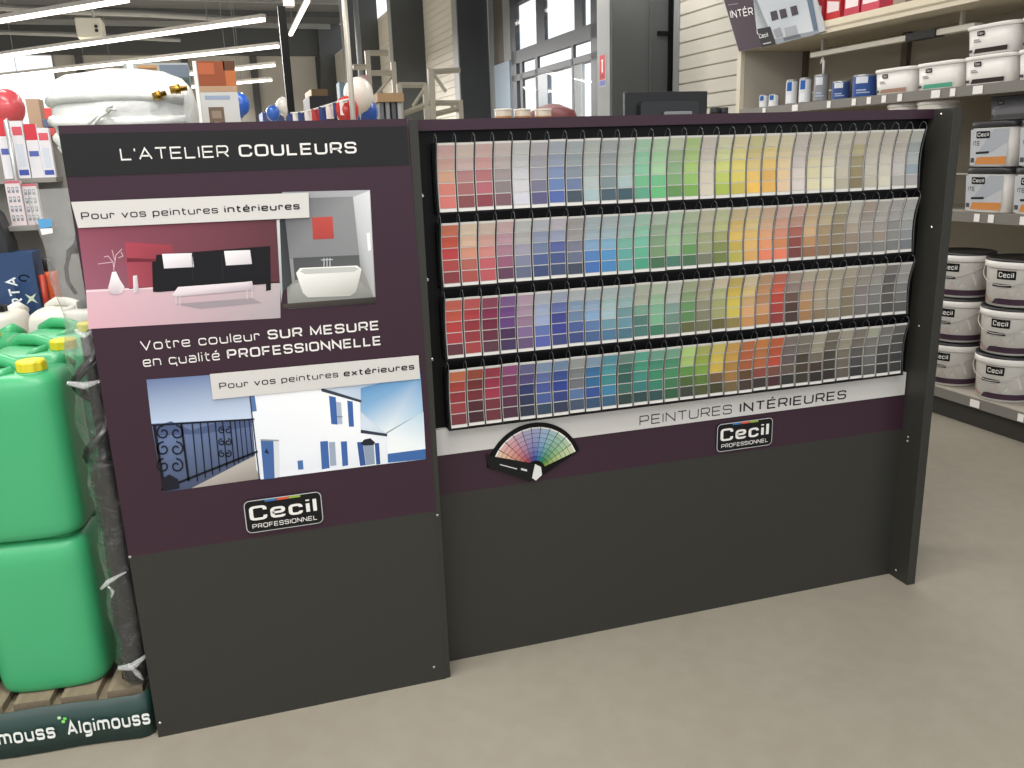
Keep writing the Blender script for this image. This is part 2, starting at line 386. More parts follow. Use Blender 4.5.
# ceiling conduits and a unit heater
def zpt(x, y, z): return ZP(x, y, z)
def pipe(name, pts, z, r, label, mt=M_LGREY):
    P = [zpt(x, y, z) for x, y in pts]
    o = MB().tube(P, r, 8).build(name, mt); return tag(o, label, 'pipe')
pipe('ceiling_pipe', [(-40, 5), (60, 11), (150, 14), (250, 20)], 6.3, .10, 'thick pale pipe running under the dark ceiling, nearer of the two')
pipe('ceiling_pipe', [(-40, 31), (60, 34), (180, 40)], 6.1, .08, 'thin grey pipe low under the dark ceiling at the far end')

# ---- luminaires: rows of fluorescent tubes, all hung 4.2 m up
TUBE = mat('lit_fluorescent_tube', 'ffffff', .4, emit=('fff8ee', 4.0))
def luminaire(P0, P1, label, power=0, group='rows of ceiling tube lights'):
    d = (P1-P0); L = d.length; ang = math.atan2(d.y, d.x); c = (P0+P1)/2
    e = empty('tube_light', label, 'lamp', (c.x, c.y, c.z), ang, group)
    MB().box(-L/2, L/2, -.05, .05, .03, .10).build('housing', M_PLW, e)
    MB().box(-L/2+.02, L/2-.02, -.045, .045, -.03, .03).build('tube', TUBE, e)
    for s in (-.35, .35):
        MB().tube([(L*s, 0, .1), (L*s, 0, ZC-.21-c.z)], .008, 5).build('suspension_rod', M_LGREY, e)
    if power:
        ld = bpy.data.lights.new('tube_glow', 'AREA'); ld.shape = 'RECTANGLE'; ld.size = L; ld.size_y = .12; ld.energy = power; ld.color = (1, .965, .92)
        lo = bpy.data.objects.new('tube_glow', ld); COL.objects.link(lo); lo.parent = e; lo.location = (0, 0, -.04)
    return e
ZL = 4.2
rows = [((-60, 31), (128, 0), 'nearest long tube light crossing the upper left corner'), ((-40, 62), (264.5, 19.5), 'second long tube light from the top, above the far hall'),
        ((-20, 79), (278.6, 46.4), 'third long tube light from the top, above the far hall'), ((60, 88), (274.7, 65.3), 'fourth tube light from the top, partly behind the brochures'),
        ((90, 96), (271.6, 80.2), 'lowest and farthest of the slanting tube lights')]
ends = []
for a, b_, lab in rows:
    P0, P1 = zpt(*a, ZL), zpt(*b_, ZL); luminaire(P0, P1, lab, 900)
P0, P1 = zpt(290.5, 35, 5.2), zpt(308, 0, 5.2); luminaire(P0, P1, 'short steep tube light right of the dark post', 0)
dirL = (zpt(264.5, 19.5, ZL)-zpt(-40, 62, ZL)).normalized()
# added tube lights out of view, placed to brighten the stand and hall
for k, (cx, cy) in enumerate(((-1.2, -3.4), (-.2, -1.2), (-4.2, -0.8), (-2.0, 2.2), (2.2, 2.6), (-4.5, -4.2), (1.4, 6.2), (-3.0, 6.0), (3.9, 8.6), (-.6, 9.0))):
    c = Vector((cx, cy, ZL)); luminaire(c-dirL*1.5, c+dirL*1.5, 'added tube light hung out of view to brighten the shop', (50 if k == 4 else 90) if k < 6 else 55, 'added overhead tube lights')

he = empty('unit_heater', 'white box-shaped unit heater hanging under the dark ceiling', 'heater', rz=BA)
q0, q1 = LP(74, 17, 22), LP(104, 38, 22)
MB().box(q0.x, q1.x, 22, 22.8, q1.z, q0.z).build('casing', mat('heater_white', 'd8d6ca', .5), he, bevel=.03)
for z in (.36, .56):
    MB().lathe([(.04, 0), (.04, .02)], 12).build('knob', M_BLKPL, he, (q1.x-.14, 21.99, q1.z+(q0.z-q1.z)*z)).rotation_euler = (math.pi/2, 0, 0)
MB().tube([(q1.x-.2, 22.4, q0.z), (q1.x-.2, 22.4, ZC-.21)], .03).build('flue', M_PLW, he)

# ================================================================ POSTER PANEL (left half of the stand)
XL, XM, HT, YF = -.79, .0, 1.598, -.084
pp = empty('poster_panel', 'tall aubergine and charcoal poster panel with two photos and white lettering', 'display panel', (XL/2, YF, 0))
def pbuild(mb, name, mt, parent=None, **k):
    par = parent or pp
    o = mb.build(name, mt, par, **k)
    off = Vector((0, 0, 0)); q = par
    while q: off += Vector(q.location); q = q.parent
    o.location = -off; return o
def board(name, pts, y0, y1, mt, par=None, **k):
    n = len(pts); mb = MB().add([(x, y0, z) for x, z in pts]+[(x, y1, z) for x, z in pts],
        [tuple(range(n)), tuple(reversed(range(n, 2*n)))]+[(i, n+i, n+(i+1) % n, (i+1) % n) for i in range(n)])
    return pbuild(mb, name, mt, par, **k)
zsp = .541
board('lower_board', [(XL, 0), (.012, 0), (.012, zsp), (XL, zsp)], YF, YF+.02, M_CHAR)
ub = board('upper_board', [(XL, zsp), (.012, zsp), (.0, HT), (XL, HT)], YF, YF+.02, M_PURP)
hb = board('header_band', [(XL, 1.487), (-.003, 1.487), (-.003, 1.580), (XL, 1.580)], YF-.0015, YF, M_HEAD)
MB_ = MB().box(-.70, -.68, YF+.02, .26, 0, HT-.002); pbuild(MB_, 'side_board', M_CHAR)
MB_ = MB().box(-.70, .0, .24, .26, 0, HT-.01); pbuild(MB_, 'back_board', M_CHAR)
def screw(x, y, z, par, r=.004):
    mb = MB().lathe([(r, 0), (r, .0012), (r*.55, .0028)], 10)
    o = mb.build('screw', M_STEEL, par); o.location = Vector((x, y, z))-Vector(par.location); o.rotation_euler = (math.pi/2, 0, 0); return o
for px, py in ((130, 557), (160, 723), (434, 667), (437.5, 515)):
    P = YP(px, py, YF); screw(P.x, YF, P.z, pp)
def lettering(segs, p0, p1, cap, y, c, par, name='lettering'):
    A, B = YP(*p0, y), YP(*p1, y)
    for quads in text2d(segs, A.x, B.x, (A.z+B.z)/2, cap, True):
        mb = MB(); put2d(mb, quads, yplane(y), c); pbuild(mb, name, PRINT, par, col=True)
lettering([("L'ATELIER ", .13), ('COULEURS', .23)], (121, 159.5), (357, 154.2), .0275, YF-.0022, WHITE, hb)
def flat(pts_px, y, c, mb):
    P = [YP(*p, y) for p in pts_px]; cc = [hexc(k) for k in c] if isinstance(c, list) else hexc(c)
    mb.add(P, [tuple(range(len(P)))], 0, cc)
def line_px(mb, pts, wpx, y, c):
    for q in ribbon([(p[0], p[1]) for p in pts], wpx, False): flat(q, y, c, mb)
# --- photo of a living room
S = lambda k: YF-.0008-.00035*k
lv = MB()
flat([(77, 222), (281, 212), (280.5, 283), (86, 292)], S(0), ['8a4a5a', '5c363c', '563238', '945a6c'], lv)
flat([(86, 291), (280, 282), (280.5, 318), (88.5, 329)], S(0), ['d8b0ba', 'b9adb0', 'a8a0a4', 'd4a8b4'], lv)
flat([(86, 290), (153, 287), (153, 289), (86, 292.4)], S(1), 'e6ccd2', lv)
flat([(125, 242), (172, 245), (174, 258), (127, 262)], S(1), ['a84454', '944048', '7e3840', 'a04450'], lv)
flat([(127, 258), (156, 259), (156, 261.5), (127, 262)], S(2), '6a2634', lv)
flat([(126, 261), (156, 262), (156, 287), (129, 289)], S(1), ['a04654', '8a3c48', '8e404c', 'a64c5a'], lv)
flat([(152, 262), (156, 261), (156, 255), (270, 246), (271, 290), (266, 291), (266, 284), (160, 292), (153, 292)], S(2), '16161a', lv)
for a in ((162, 254, 194, 268), (224, 251, 252, 265)):
    flat([(a[0], a[1]), (a[2]-2, a[1]-1), (a[2], a[3]-1), (a[0]+2, a[3]+.5)], S(3), ['f2eef0', 'e2dee2', 'c8c2c8', 'd8d4d8'], lv)
for x in (192, 222): line_px(lv, [(x, 254), (x+1, 280)], .6, S(3), '2a2a30')
flat([(178, 287), (172, 295), (176, 297), (254, 290), (252, 281), (245, 282)], S(3), ['e6dce0', 'd8ccd2', 'b4a8ae', 'a89ca4', 'cfc4ca', 'e2d8dc'], lv)
for x, y in ((176, 295), (180, 296), (247, 290), (252, 289)): line_px(lv, [(x, y), (x, y+9)], .9, S(4), 'd0c8cc')
flat([(175, 304), (252, 298), (262, 303), (200, 309)], S(1), '9a9096', lv)
flat([(110, 294), (108, 288), (110, 281), (112, 272), (116, 271.5), (120, 280), (124.5, 287), (122, 293), (116, 295)], S(3), ['b0a4aa', 'd8ccd0', 'e8e0e2', 'f0eaec', 'f2eeee', 'e6e0e2', 'e2dadc', 'd2c8cc', 'b8acb2'], lv)
flat([(133.5, 293), (133, 276), (137, 275), (139, 292)], S(3), ['d8d0d2', 'eae4e6', 'c8bcc0', 'b0a4a8'], lv)
for pts in ([(114, 271), (113, 262), (108, 256), (104, 257)], [(113, 262), (98, 264)], [(114, 268), (116, 255), (122, 249)], [(115, 261), (112, 250)], [(118, 258), (123, 256), (121, 252)]):
    line_px(lv, pts, .8, S(2), 'd2b0b8')
pbuild(lv, 'living_room_photo', PRINT, ub, col=True)
# --- photo of a bathroom
bt = MB()
flat([(282, 192), (370, 190), (376, 303), (288, 309)], S(0), ['8e9094', 'aeb0b4', '8a8884', '8c8a86'], bt)
flat([(309, 198), (353, 196.5), (359, 256), (286, 259), (285, 212)], S(1), ['6c6e70', '8a8c8e', '848688', '7a7c7e', '606264'], bt)
flat([(353, 197), (369.5, 190.5), (375, 300), (360, 262)], S(1), ['c6cacc', 'dadde0', 'a6a8a8', '9a9c9c'], bt)
flat([(283, 193), (308, 192), (310, 198), (284, 216)], S(1), '8a8c90', bt)
flat([(279.5, 219), (285, 218), (292, 283), (282.5, 292)], S(2), ['34363a', '2a2c30', '3a3c3e', '44464a'], bt)
flat([(276.5, 220), (279.5, 219), (282.5, 292), (281, 304)], S(2), ['c4c8ca', 'c8cccc', 'a8acac', '9a9c9c'], bt)
flat([(312, 217.5), (332.5, 216.5), (334, 238.5), (313, 239.5)], S(2), ['b44a44', 'b84e46', 'a84440', 'a8423e'], bt)
flat([(293, 258), (359, 255), (360.5, 276), (295, 280)], S(2), ['4c4e50', '565a5a', '626464', '545656'], bt)
flat([(291, 285), (300, 282), (358, 279), (375, 299), (288, 306)], S(2), ['9a9c98', 'a0a29e', '9c9e9a', '7c7e7a', '82847e'], bt)
flat([(282.5, 304), (375.6, 297), (376.2, 303), (284, 309)], S(3), ['4a443e', '3c3834', '2c2a28', '3a3632'], bt)
flat([(296, 273), (300, 268), (357, 265.5), (361.5, 269), (360, 277), (356, 292), (350, 296), (308, 297.5), (303, 293), (299, 282)], S(4), ['e8e8e4', 'f2f2ee', 'f0f0ec', 'dcdcd8', 'c8c8c2', 'b0b0a8', 'b4b4ac', 'c4c4be', 'd0d0ca', 'e0e0dc'], bt)
flat([(300, 271.5), (303, 269), (355, 266.7), (358.5, 269), (354, 271.5), (305, 274)], S(5), 'bcbeba', bt)
for x in (324, 327, 330): line_px(bt, [(x, 267), (x, 258)], .8, S(5), 'c8ccce')
line_px(bt, [(321, 260), (333, 259.5)], .8, S(5), 'c8ccce')
flat([(366.5, 233), (370, 232.5), (371, 250), (368, 251)], S(2), 'e8eaea', bt)
pbuild(bt, 'bathroom_photo', PRINT, ub, col=True)
# --- photo of railing and house
c3 = lambda x, y: (100+x/2.953, 300+y/2.953)
hs = MB()
def F3(pts, k, c): flat([c3(*p) for p in pts], S(k), c, hs)
F3([(137, 235), (455, 212), (456, 350), (152, 365)], 0, ['66789e', '7286ac', 'c4d2e6', 'b4c4dc'])
F3([(152, 365), (456, 350), (470, 528), (187, 568)], 0, ['6a7ca2', '5c6c94', '3c465c', '46506a'])
F3([(160, 372), (210, 358), (270, 385), (330, 366), (456, 348), (458, 372), (300, 395), (165, 400)], 1, '4a587c')
F3([(270, 556), (465, 455), (470, 528)], 1, ['a6a09a', 'b8b2aa', '8e8882'])
F3([(440, 255), (944, 200), (962, 470), (470, 528)], 1, ['e8ebf0', '6f9ac4', 'c9d8e4', 'd8dde4'])
F3([(770, 260), (946, 215), (954, 330), (845, 395), (770, 330)], 2, ['5e92c2', '6c9cc8', 'a4c4dc', 'e4ecee', '88b0d2'])
F3([(845, 392), (955, 330), (961, 440), (850, 455)], 2, ['e6edf0', 'b4cede', 'e8eef0', 'eef2f2'])
F3([(845, 455), (961, 440), (962, 470), (850, 480)], 3, '3f66a0')
F3([(442, 275), (655, 258), (768, 300), (770, 385), (848, 395), (850, 483), (475, 530), (462, 500)], 4, ['eceff4', 'f0f2f4', 'e8ecf2', 'eef0f4', 'e4e8ee', 'dfe4ea', 'e6e9ee', 'e0e4ea'])
F3([(650, 258), (772, 296), (771, 303), (655, 270)], 5, '3a3f4c'); F3([(770, 383), (848, 395), (848, 403), (770, 393)], 5, '33384a')
F3([(676, 283), (696, 287), (702, 368), (683, 366)], 5, '3c62a0'); F3([(730, 297), (746, 300), (750, 374), (735, 374)], 5, '3c62a0')
F3([(697, 300), (712, 303), (716, 366), (703, 367)], 5, 'a8b4c4'); line_px(hs, [c3(699, 345), c3(716, 345)], .8, S(6), '44506a')
F3([(650, 418), (673, 416), (678, 496), (655, 500)], 5, '3f64a0'); F3([(711, 418), (729, 417), (733, 488), (716, 491)], 5, '3f64a0')
F3([(676, 420), (694, 419), (698, 488), (680, 490)], 5, '98a4b6')
F3([(759, 420), (776, 419), (785, 488), (768, 490)], 5, '35558f'); F3([(811, 423), (824, 422), (828, 484), (816, 486)], 5, '35558f')
F3([(778, 428), (808, 425), (812, 484), (786, 488)], 5, '8a98aa'); F3([(770, 424), (780, 412), (798, 408), (812, 420), (808, 428), (780, 430)], 6, '22262e')
F3([(474, 412), (512, 413), (516, 526), (484, 530)], 5, '44649a'); F3([(512, 413), (528, 414), (531, 522), (516, 526)], 5, 'd2d6dc')
F3([(474, 411), (528, 413), (528, 417), (475, 416)], 6, '8c949e'); F3([(485, 450), (492, 438), (500, 455)], 6, '202a40')
F3([(583, 475), (599, 473), (601, 500), (585, 501)], 5, '4a6ca4'); F3([(442, 279), (456, 277), (463, 328), (449, 330)], 5, '5474a6')
line_px(hs, [c3(441, 270), c3(471, 528)], 1.2, S(6), '2c3448')
# wrought iron
IR = '12141c'
line_px(hs, [c3(152, 370), c3(456, 352)], 1.6, S(5), IR); line_px(hs, [c3(180, 560), c3(466, 447)], 2.2, S(5), IR)
line_px(hs, [c3(160, 372), c3(190, 562)], 3, S(5), IR); line_px(hs, [c3(240, 366), c3(262, 535)], 2.2, S(5), IR)
for x in (272, 296, 318, 340, 362, 384, 398, 412, 426, 440, 452):
    yb = 540-(x-262)*.43; line_px(hs, [c3(x, 364-(x-272)*.05), c3(x+16-(x-272)*.03, yb)], 1.1 if x < 400 else .8, S(5), IR)
def scroll(cx, cy, r, d=1, wpx=1.5):
    pts = [c3(cx+d*(r*(1-t/16)*math.cos(t*.62-1.6)), cy+(r*(1-t/16)*math.sin(t*.62-1.6))) for t in range(13)]
    line_px(hs, pts, wpx, S(5), IR)
for cy in (392, 440, 490): scroll(187, cy, 22, -1); scroll(226, cy, 22, 1)
for cy in (385, 420, 455): scroll(360, cy, 11, -1, 1.1); scroll(378, cy, 11, 1, 1.1)
F3([(180, 530), (205, 515), (230, 530), (235, 556), (188, 566)], 6, '1a1c26')
pbuild(hs, 'house_photo', PRINT, ub, col=True)
# --- white caption bands (thin plates laid over the photos)
def band(pts, label, depth=.004):
    P = [YP(*p, YF-.005) for p in pts]
    return board('caption_band', [(p.x, p.z) for p in P], YF-.005, YF-.003, M_WHITEP, ub)
b1 = band([(78, 228), (309.5, 217.5), (308.5, 192.5), (71, 202)], 'i')
bb = board('caption_band', [(-.539, .9325), (-.0105, .930), (-.0105, .9945), (-.5385, .9985)], YF-.005, YF-.003, M_WHITEP, ub)
DK = hexc('1e1e20')
lettering([('Pour vos peintures ', .19), ('intérieures', .25)], (81.5, 219), (300, 210), .0165, YF-.0056, DK, b1)
lettering([('Pour vos peintures ', .19), ('extérieures', .25)], (219.5, 388.7), (414.5, 370), .0165, YF-.0056, DK, bb)
lettering([('Votre couleur ', .13), ('SUR MESURE', .24)], (141, 350), (379.5, 330.5), .0245, YF-.0012, WHITE, ub)
lettering([('en qualité ', .13), ('PROFESSIONNELLE', .24)], (143.3, 366), (381.5, 346), .0245, YF-.0012, WHITE, ub)
lg = MB(); logo(lg, lambda u, v, k: (u, YF-.0062-.0004*k, v), -.4975, -.298, .5585, .650)
board('logo_plate', rrect(-.4975, -.298, .5585, .650, .0146), YF-.006, YF-.0005, M_BLACKP, ub)
pbuild(lg, 'logo_print', PRINT, ub, col=True)

# ================================================================ COLOUR CHART STAND (right half)
XR, XP = 1.665, 1.699
cs = empty('colour_chart_stand', 'long charcoal stand with four rack rows of paint colour cards and aubergine bands', 'display stand', (.84, 0, 0))
def cb(name, x0, x1, y0, y1, z0, z1, mt, par=None, bevel=0):
    mb = MB().box(x0, x1, y0, y1, z0, z1); return pbuild(mb, name, mt, par or cs, bevel=bevel)
cb('lower_board', .026, XR, 0, .02, 0, .551, M_CHAR)
pb_ = cb('aubergine_band', .026, XR, 0, .02, .551, .6735, M_PURP)
wbnd = cb('caption_band', .026, XR-.004, -.002, .02, .6735, .752, M_WHITEP)
cb('rack_backing', .026, XR, .012, .03, .752, 1.57, M_BLACKP)
cb('top_band', .026, XR, -.012, .03, 1.57, HT, M_PURP)
cb('upright', .002, .026, -.082, .26, 0, HT-.001, M_CHAR, bevel=.001)
up = cb('upright', XR, XP, -.092, .26, 0, HT, M_CHAR, bevel=.002)
cb('back_board', .026, XR, .24, .26, 0, HT-.01, M_CHAR)
for z in (1.505, 1.28, 1.055, .83):
    screw(.045, .012, z-.1, cs, .005)
for px, py in ((921.5, 157), (913, 223), (907.5, 285), (900, 345)):
    P = YP(px, py, .012); screw(1.648, .012, P.z, cs, .005)
for px, py in ((941, 114), (931.5, 227), (919, 326), (908, 437), (907.5, 441), (896, 570)):
    P = hit(px, py, Vector((1, 0, 0)), XR)
    mb = MB().lathe([(.004, 0), (.004, .001), (.0022, .003)], 10); o = mb.build('screw', M_STEEL, cs)
    o.location = Vector((XR, P.y, P.z))-Vector(cs.location); o.rotation_euler = (0, -math.pi/2, 0)
lettering([('PEINTURES ', .11), ('INTÉRIEURES', .21)], (639.5, 426), (846, 398.5), .031, -.0026, hexc('2a2b2d'), wbnd)
# logo plate
A_, B_ = YP(717, 452.5, -.006), YP(773, 417, -.006)
x0, x1 = YP(717, 438, -.006).x, YP(772.5, 430, -.006).x; z0, z1 = YP(745, 448.5, -.006).z, YP(745, 421, -.006).z
board('logo_plate', rrect(x0, x1, z0, z1, .014), -.0055, -.0002, M_BLACKP, pb_)
lg = MB(); logo(lg, lambda u, v, k: (u, -.0058-.0004*k, v), x0, x1, z0, z1); pbuild(lg, 'logo_print', PRINT, pb_, col=True)
# fan deck emblem
base = YP(535, 471, -.006); bx, bz = base.x, base.z
Rf = (YP(530, 423.5, -.006).z-bz)
fan = MB(); ang0, ang1 = math.radians(168), math.radians(18)
pt = lambda r, a, k: (bx+r*math.cos(a), -.006-.0004*k, bz+r*math.sin(a)-.0)
N = 12
board('fan_plate', [(bx+Rf*math.cos(ang0+(ang1-ang0)*i/24), bz+Rf*math.sin(ang0+(ang1-ang0)*i/24)) for i in range(25)]+[(bx+.02, bz-.02), (bx-.005, bz-.03)], -.0055, -.0003, M_BLACKP, wbnd)
hues = ['d8c45a', 'd89a5a', 'cf6f5a', 'bf5566', '9a5a8a', '6a5aa0', '4a60ac', '3f86b8', '3f9a9a', '4a9a6a', '6aa85a', 'a0b860']
for i in range(N):
    a0 = ang0+(ang1-ang0)*i/N; a1 = ang0+(ang1-ang0)*(i+.93)/N
    for j in range(7):
        r0 = Rf*(.22+.096*j); r1 = Rf*(.22+.096*(j+.92)); t = j/6
        c0_ = hexc(hues[i]); k = .55 + .0*t
        c = tuple(c0_[q]*(1-t)*(.6+.4*t)+(.86*t if t > 0 else 0)*(.35+.65*c0_[q])*1.0 for q in range(3))
        fan.add([pt(r0, a0, 1), pt(r0, a1, 1), pt(r1, a1, 1), pt(r1, a0, 1)], [(0, 1, 2, 3)], 0, tuple(min(.85, v) for v in c))
    r0, r1 = Rf*.885, Rf*.915
    fan.add([pt(r0, a0, 1), pt(r0, a1, 1), pt(r1, a1, 1), pt(r1, a0, 1)], [(0, 1, 2, 3)], 0, WHITE)
hb2 = [YP(*p, -.0075) for p in ((486, 455), (489, 467), (530, 482), (541, 472), (536, 464))]
fan.add(hb2, [tuple(range(5))], 0, hexc('141516'))
fan.add([YP(*p, -.008) for p in ((535, 464), (541, 467), (542, 475), (536, 480.5), (532, 478))], [(0, 1, 2, 3, 4)], 0, hexc('d8d8d4'))
fan.add([YP(*p, -.008) for p in ((500, 464), (517, 468.5), (517, 469.5), (500, 465))], [(0, 1, 2, 3)], 0, hexc('c8c8c8'))
fan.add([YP(*p, -.008) for p in ((521, 468), (527, 469.5), (527, 471.5), (521, 470))], [(0, 1, 2, 3)], 0, hexc('c8c8c8'))
pbuild(fan, 'fan_print', PRINT, wbnd, col=True)

# ---- rack rows, dividers and cards
NC = 30; X0, PITCH = .0785, (1.6135-.0785)/30
ROWZ = [(1.362, 1.5385), (1.1625, 1.333), (.963, 1.1315), (.7605, .932)]
def prof(t):      # depth of the card face at height fraction t: foot forward, belly back, head forward
    K = [(0, -.030), (.2, -.0268), (.4, -.0248), (.55, -.0248), (.7, -.0275), (.85, -.0335), (1, -.0415)]
    for (a, ya), (b_, yb) in zip(K, K[1:]):
        if t <= b_: s = (t-a)/(b_-a); return ya+(yb-ya)*s
    return K[-1][1]
def strip_mesh(name, wdt, t0, t1, h, dy, mt, thick=0, n=3):
    mb = MB(); ts = [t0+(t1-t0)*i/n for i in range(n+1)]
    fr = [[(-wdt/2, prof(t)+dy, t*h), (wdt/2, prof(t)+dy, t*h)] for t in ts]
    vs = [p for r in fr for p in r]; fs = [(2*i, 2*i+1, 2*i+3, 2*i+2) for i in range(n)]
    mb.add(vs, fs)
    if thick:
        bk = [(x, y+thick, z) for x, y, z in vs]; mb.add(bk, [tuple(reversed(f)) for f in fs])
        m_ = 2*(n+1)
        ring = [2*i for i in range(n+1)]+[2*i+1 for i in range(n, -1, -1)]
        mb.v = mb.v[:]; base_ = 0
        for a, b_ in zip(ring, ring[1:]+ring[:1]): mb.f.append((a, b_, b_+m_, a+m_)); mb.mi.append(0); mb.c.append((.8,)*3)
    me = bpy.data.meshes.new(name); me.from_pydata(mb.v, [], mb.f); me.update(); me.materials.append(mt)
    return me
PAL = '''d0a9a3 cda297 d2a083 d67a69 d8736a|d3c0b3 cdb2ac b4807f a86664 8a484b|d2b0aa cf9d99 b97276 b9646f 8f3f4a|c9bcb6 bcb0ac a29593 8a7f7e 7f5a62|c8cac8 c6c8ca ccccd2 cfced2 d2d0dc|b6b4b8 a3a3ab a09fab 78788f 5d5a83|a9b2bd 98a3b8 7f93bb 6484b8 5069b0|aab3b8 9aa5aa 8793a0 6b7ea3 43525f|b6beb9 b2bab4 a9b5b2 b3bfbc a5bfc2|a9afb0 9aa2a4 8f9da0 7c8e92 465e6b|b4bfb8 b2bcb2 a6bdb3 a6bfbd 3c5a66|a5d0b0 8fcca6 83c8a2 69bb86 55a584|b3d3ae a2d2a0 a5d4a0 66bf84 5bbd75|c2ccb0 9fb88c 8db282 7eab70 5f944c|b2cd85 a9c87a a8cc6c 93c25c 78ad44|d0c8bd cec6b8 d2ccb8 d4ccb8 d6ceb8|d8d9b4 d4da9a d3da74 bfce58 a9bf3c|e0d6a8 e2d78a e4d264 dfcf50 c8b840|d2cc90 d4c585 e0c880 f0c55a f8c43c|e0d6b0 e6d08a ebc566 e3b150 eab445|ded4b0 e0d0a2 e8cf9e ebca98 e8c8a0|d0c6bc cfc5ba cfc6c0 ddd0c6 dcd2cb|cdc5b0 d2c9b2 dad0a8 dcd3a4 e2dab0|cfc8b4 d4ccb6 ddd5b8 e4ddba eae4be|d2cab6 ccc4b0 c8c0b0 c9c0aa bab29a|d0c3b2 bfb68c a39870 9a8d62 8a7d58|cfc8b6 cbc4b3 c8c2b2 c8c2b0 c2bba8|cac2b6 c8c2b4 cfcabb d3cfbb d8d5bc|cbc5b8 c3bdb2 c4bfb8 c8c5c0 b4b1ac|c2c4ba a9b2b2 b4bbbc 9aaab2 b0acaa
d8775a d2553f c93d42 b4423f 8c343c|e6cfb4 e6bfa2 dc9579 b86252 b04e46|d9c2b0 dba79b d98a82 c75a62 c05258|d3b3b3 c79dab b08093 9a5a78 643c58|c6c9c6 bbb9b8 a3a1b4 8186a0 626a86|bcc2ca 98a2bd 7485a6 4e6296 3c4c78|c6c2cc a3abc8 5b6aa8 47588e 3f4e72|aca9a8 a9a4a4 7f8296 69728c 424a5c|aebfc4 a6bcc6 84aacf 4f82c2 3b70b8|b0bec2 a7c0c8 7eb2cf 4a94cc 3c86c0|a5c2c2 9fc0b8 74b8a4 58aaa0 52a0a4|a5cdb8 8fceb0 6fc3a6 55b490 3aa07e|b2c8b2 98b295 7fa27c 74996c 3f6f4a|b4d0b2 aacba8 9fc49a 8ebb8c 427a66|b6c6a2 a0b890 8fb380 609a50 44704c|c8c4a8 c4bf9f a4aa80 9aa274 777c64|c6cfa0 c5cc88 aaae70 84904a 6f803a|d6c292 e0c070 e8c455 c8ae40 b8b03e|e0c898 e2cc88 e8bf6a e8b860 dfa850|d8b898 dfb890 ecab78 f09a62 f4835c|dcb8a8 dca890 e09274 d98850 f57e58|d8b0a0 c89a86 b5685a 94483e 7c3c38|d8bd98 d6ba90 dcb585 bf8f5c 9a6a4a|c8ba9a c9b994 ae9770 a08660 8c7050|b8ae90 a89c7c 97876a 8f7f62 80704f|c8c4b6 c2bcae b8a894 9c8a76 8c7c68|b8a898 aaa094 a8a098 989088 7e7c78|c0bcb4 bab6b0 a89f98 a09080 84827e|b8b6b2 b2b0ac 94928e 908e8a 7c7c7a|bfbeba b6b8b4 a4a6a4 909496 787c80
d96a5a d45a48 c63f3f b83a42 64323c|d05c5c bf4048 9c323c 9a343c a83c3c|9c4a64 93325a 7a2840 6c2a40 5c3444|8a649c 7a4c90 6c4488 4a2c58 43305a|c4a8bc b59ab0 9c7c98 856a98 665078|b8c0cc a9b8d8 a0b0d6 6074b4 5560b0|a9b4cc 6a7ab8 434c98 3c4498 3c4480|bcc4c8 8ca8c4 6f8cac 4a609c 3c4c84|b4c2c6 9ab4d0 88b0d8 5a7cae 446494|b8c8c8 aacac8 a8c8d0 6899a8 46769a|a8c0c0 9abfc0 6f9ca0 6496a6 447486|bcc4b0 b6bca8 78a890 4c7c72 447870|c0d0b4 a0c8a2 80ba98 76b68c 367e5c|c4cabc bcc4b8 84a498 6c9080 607c70|acb890 8eac7c 6a9c60 588c50 606438|bab498 b4b08e 98967c 848468 6c704c|dccfb0 bcc088 a8ac70 a0a468 686030|d4bc60 e0c444 dcc83c d4c03c 90803c|e4d0a8 e8cc80 d4ac70 e0a868 cc9048|c8a078 d09a68 c08a5c d49860 b87a3c|d4745c e06448 c84838 b43c34 943434|b4a090 a08c84 72584c 543c34 4c342c|c4b8a0 bca494 b89874 b88a58 a87a4c|c4b498 bcae94 b0a084 aa9a80 8a7458|b8ae98 b0a690 b0a690 a09880 8c8068|bcb098 aca088 948668 847860 7c7058|aca498 a0988c 8a8080 888080 746c68|a8a49c a4a098 8c8a88 7c7c7c 6c6c68|84807c 6c6868 605c5c 585654 504e4c|b0aeaa a4a29e 848482 747472 5c5a58
d8764c b8433c 9c343c a03c40 7c343c|a8503c 7c3434 7c3038 542830 44242c|a83c50 a83450 ac3450 78303c 70303c|a05488 843c64 783458 5c3048 4c2c40|70709c 5c5088 303c70 303858 2c3448|8ca4c4 6478b0 4c5ca4 48609c 34485c|7c98bc 3c58a0 30489c 344484 343c54|a8acac 84888c 747880 5878a8 44546c|8cacc4 3878ac 3070a0 34549c 345474|58a0b4 48a0ac 389094 3884ac 346080|709488 3c7468 346058 3c6c60 2c4440|5cb8a0 40a484 3a9484 30807c 2c4c4c|74b49c 40997a 34946a 30886c 2e5454|7cb898 489c74 409460 3c7c50 2c6040|c0e880 b4d470 609840 4c6830 3c4438|b8c060 a0b83c 80a838 5c7c30 505830|e0cc60 e0c83c dcb838 745838 444428|e0ac50 dca840 b88838 a87838 78643c|d07848 c86840 b06038 64482c 483830|e08c3c c87c40 c06838 94483c 3c3434|d86a3c cc5a38 c84c34 7c4c40 4c2c2c|8c8078 7c706c 6c5c5c 645850 343430|8c8878 7c7868 4c4438 4c4034 3c3830|b4b09c a8a48c 787060 483830 302c28|847868 746c60 4c4840 443c34 342c28|b4ac98 a49c88 7c7464 70685c 645c50|8c8478 7c766c 605c58 4c4c4c 343434|b4b8a0 84847c 74746c 6c6c68 545450|84847c 80807c 505050 444442 343432|706e6a 585856 505050 3c3e3e 383a3a'''
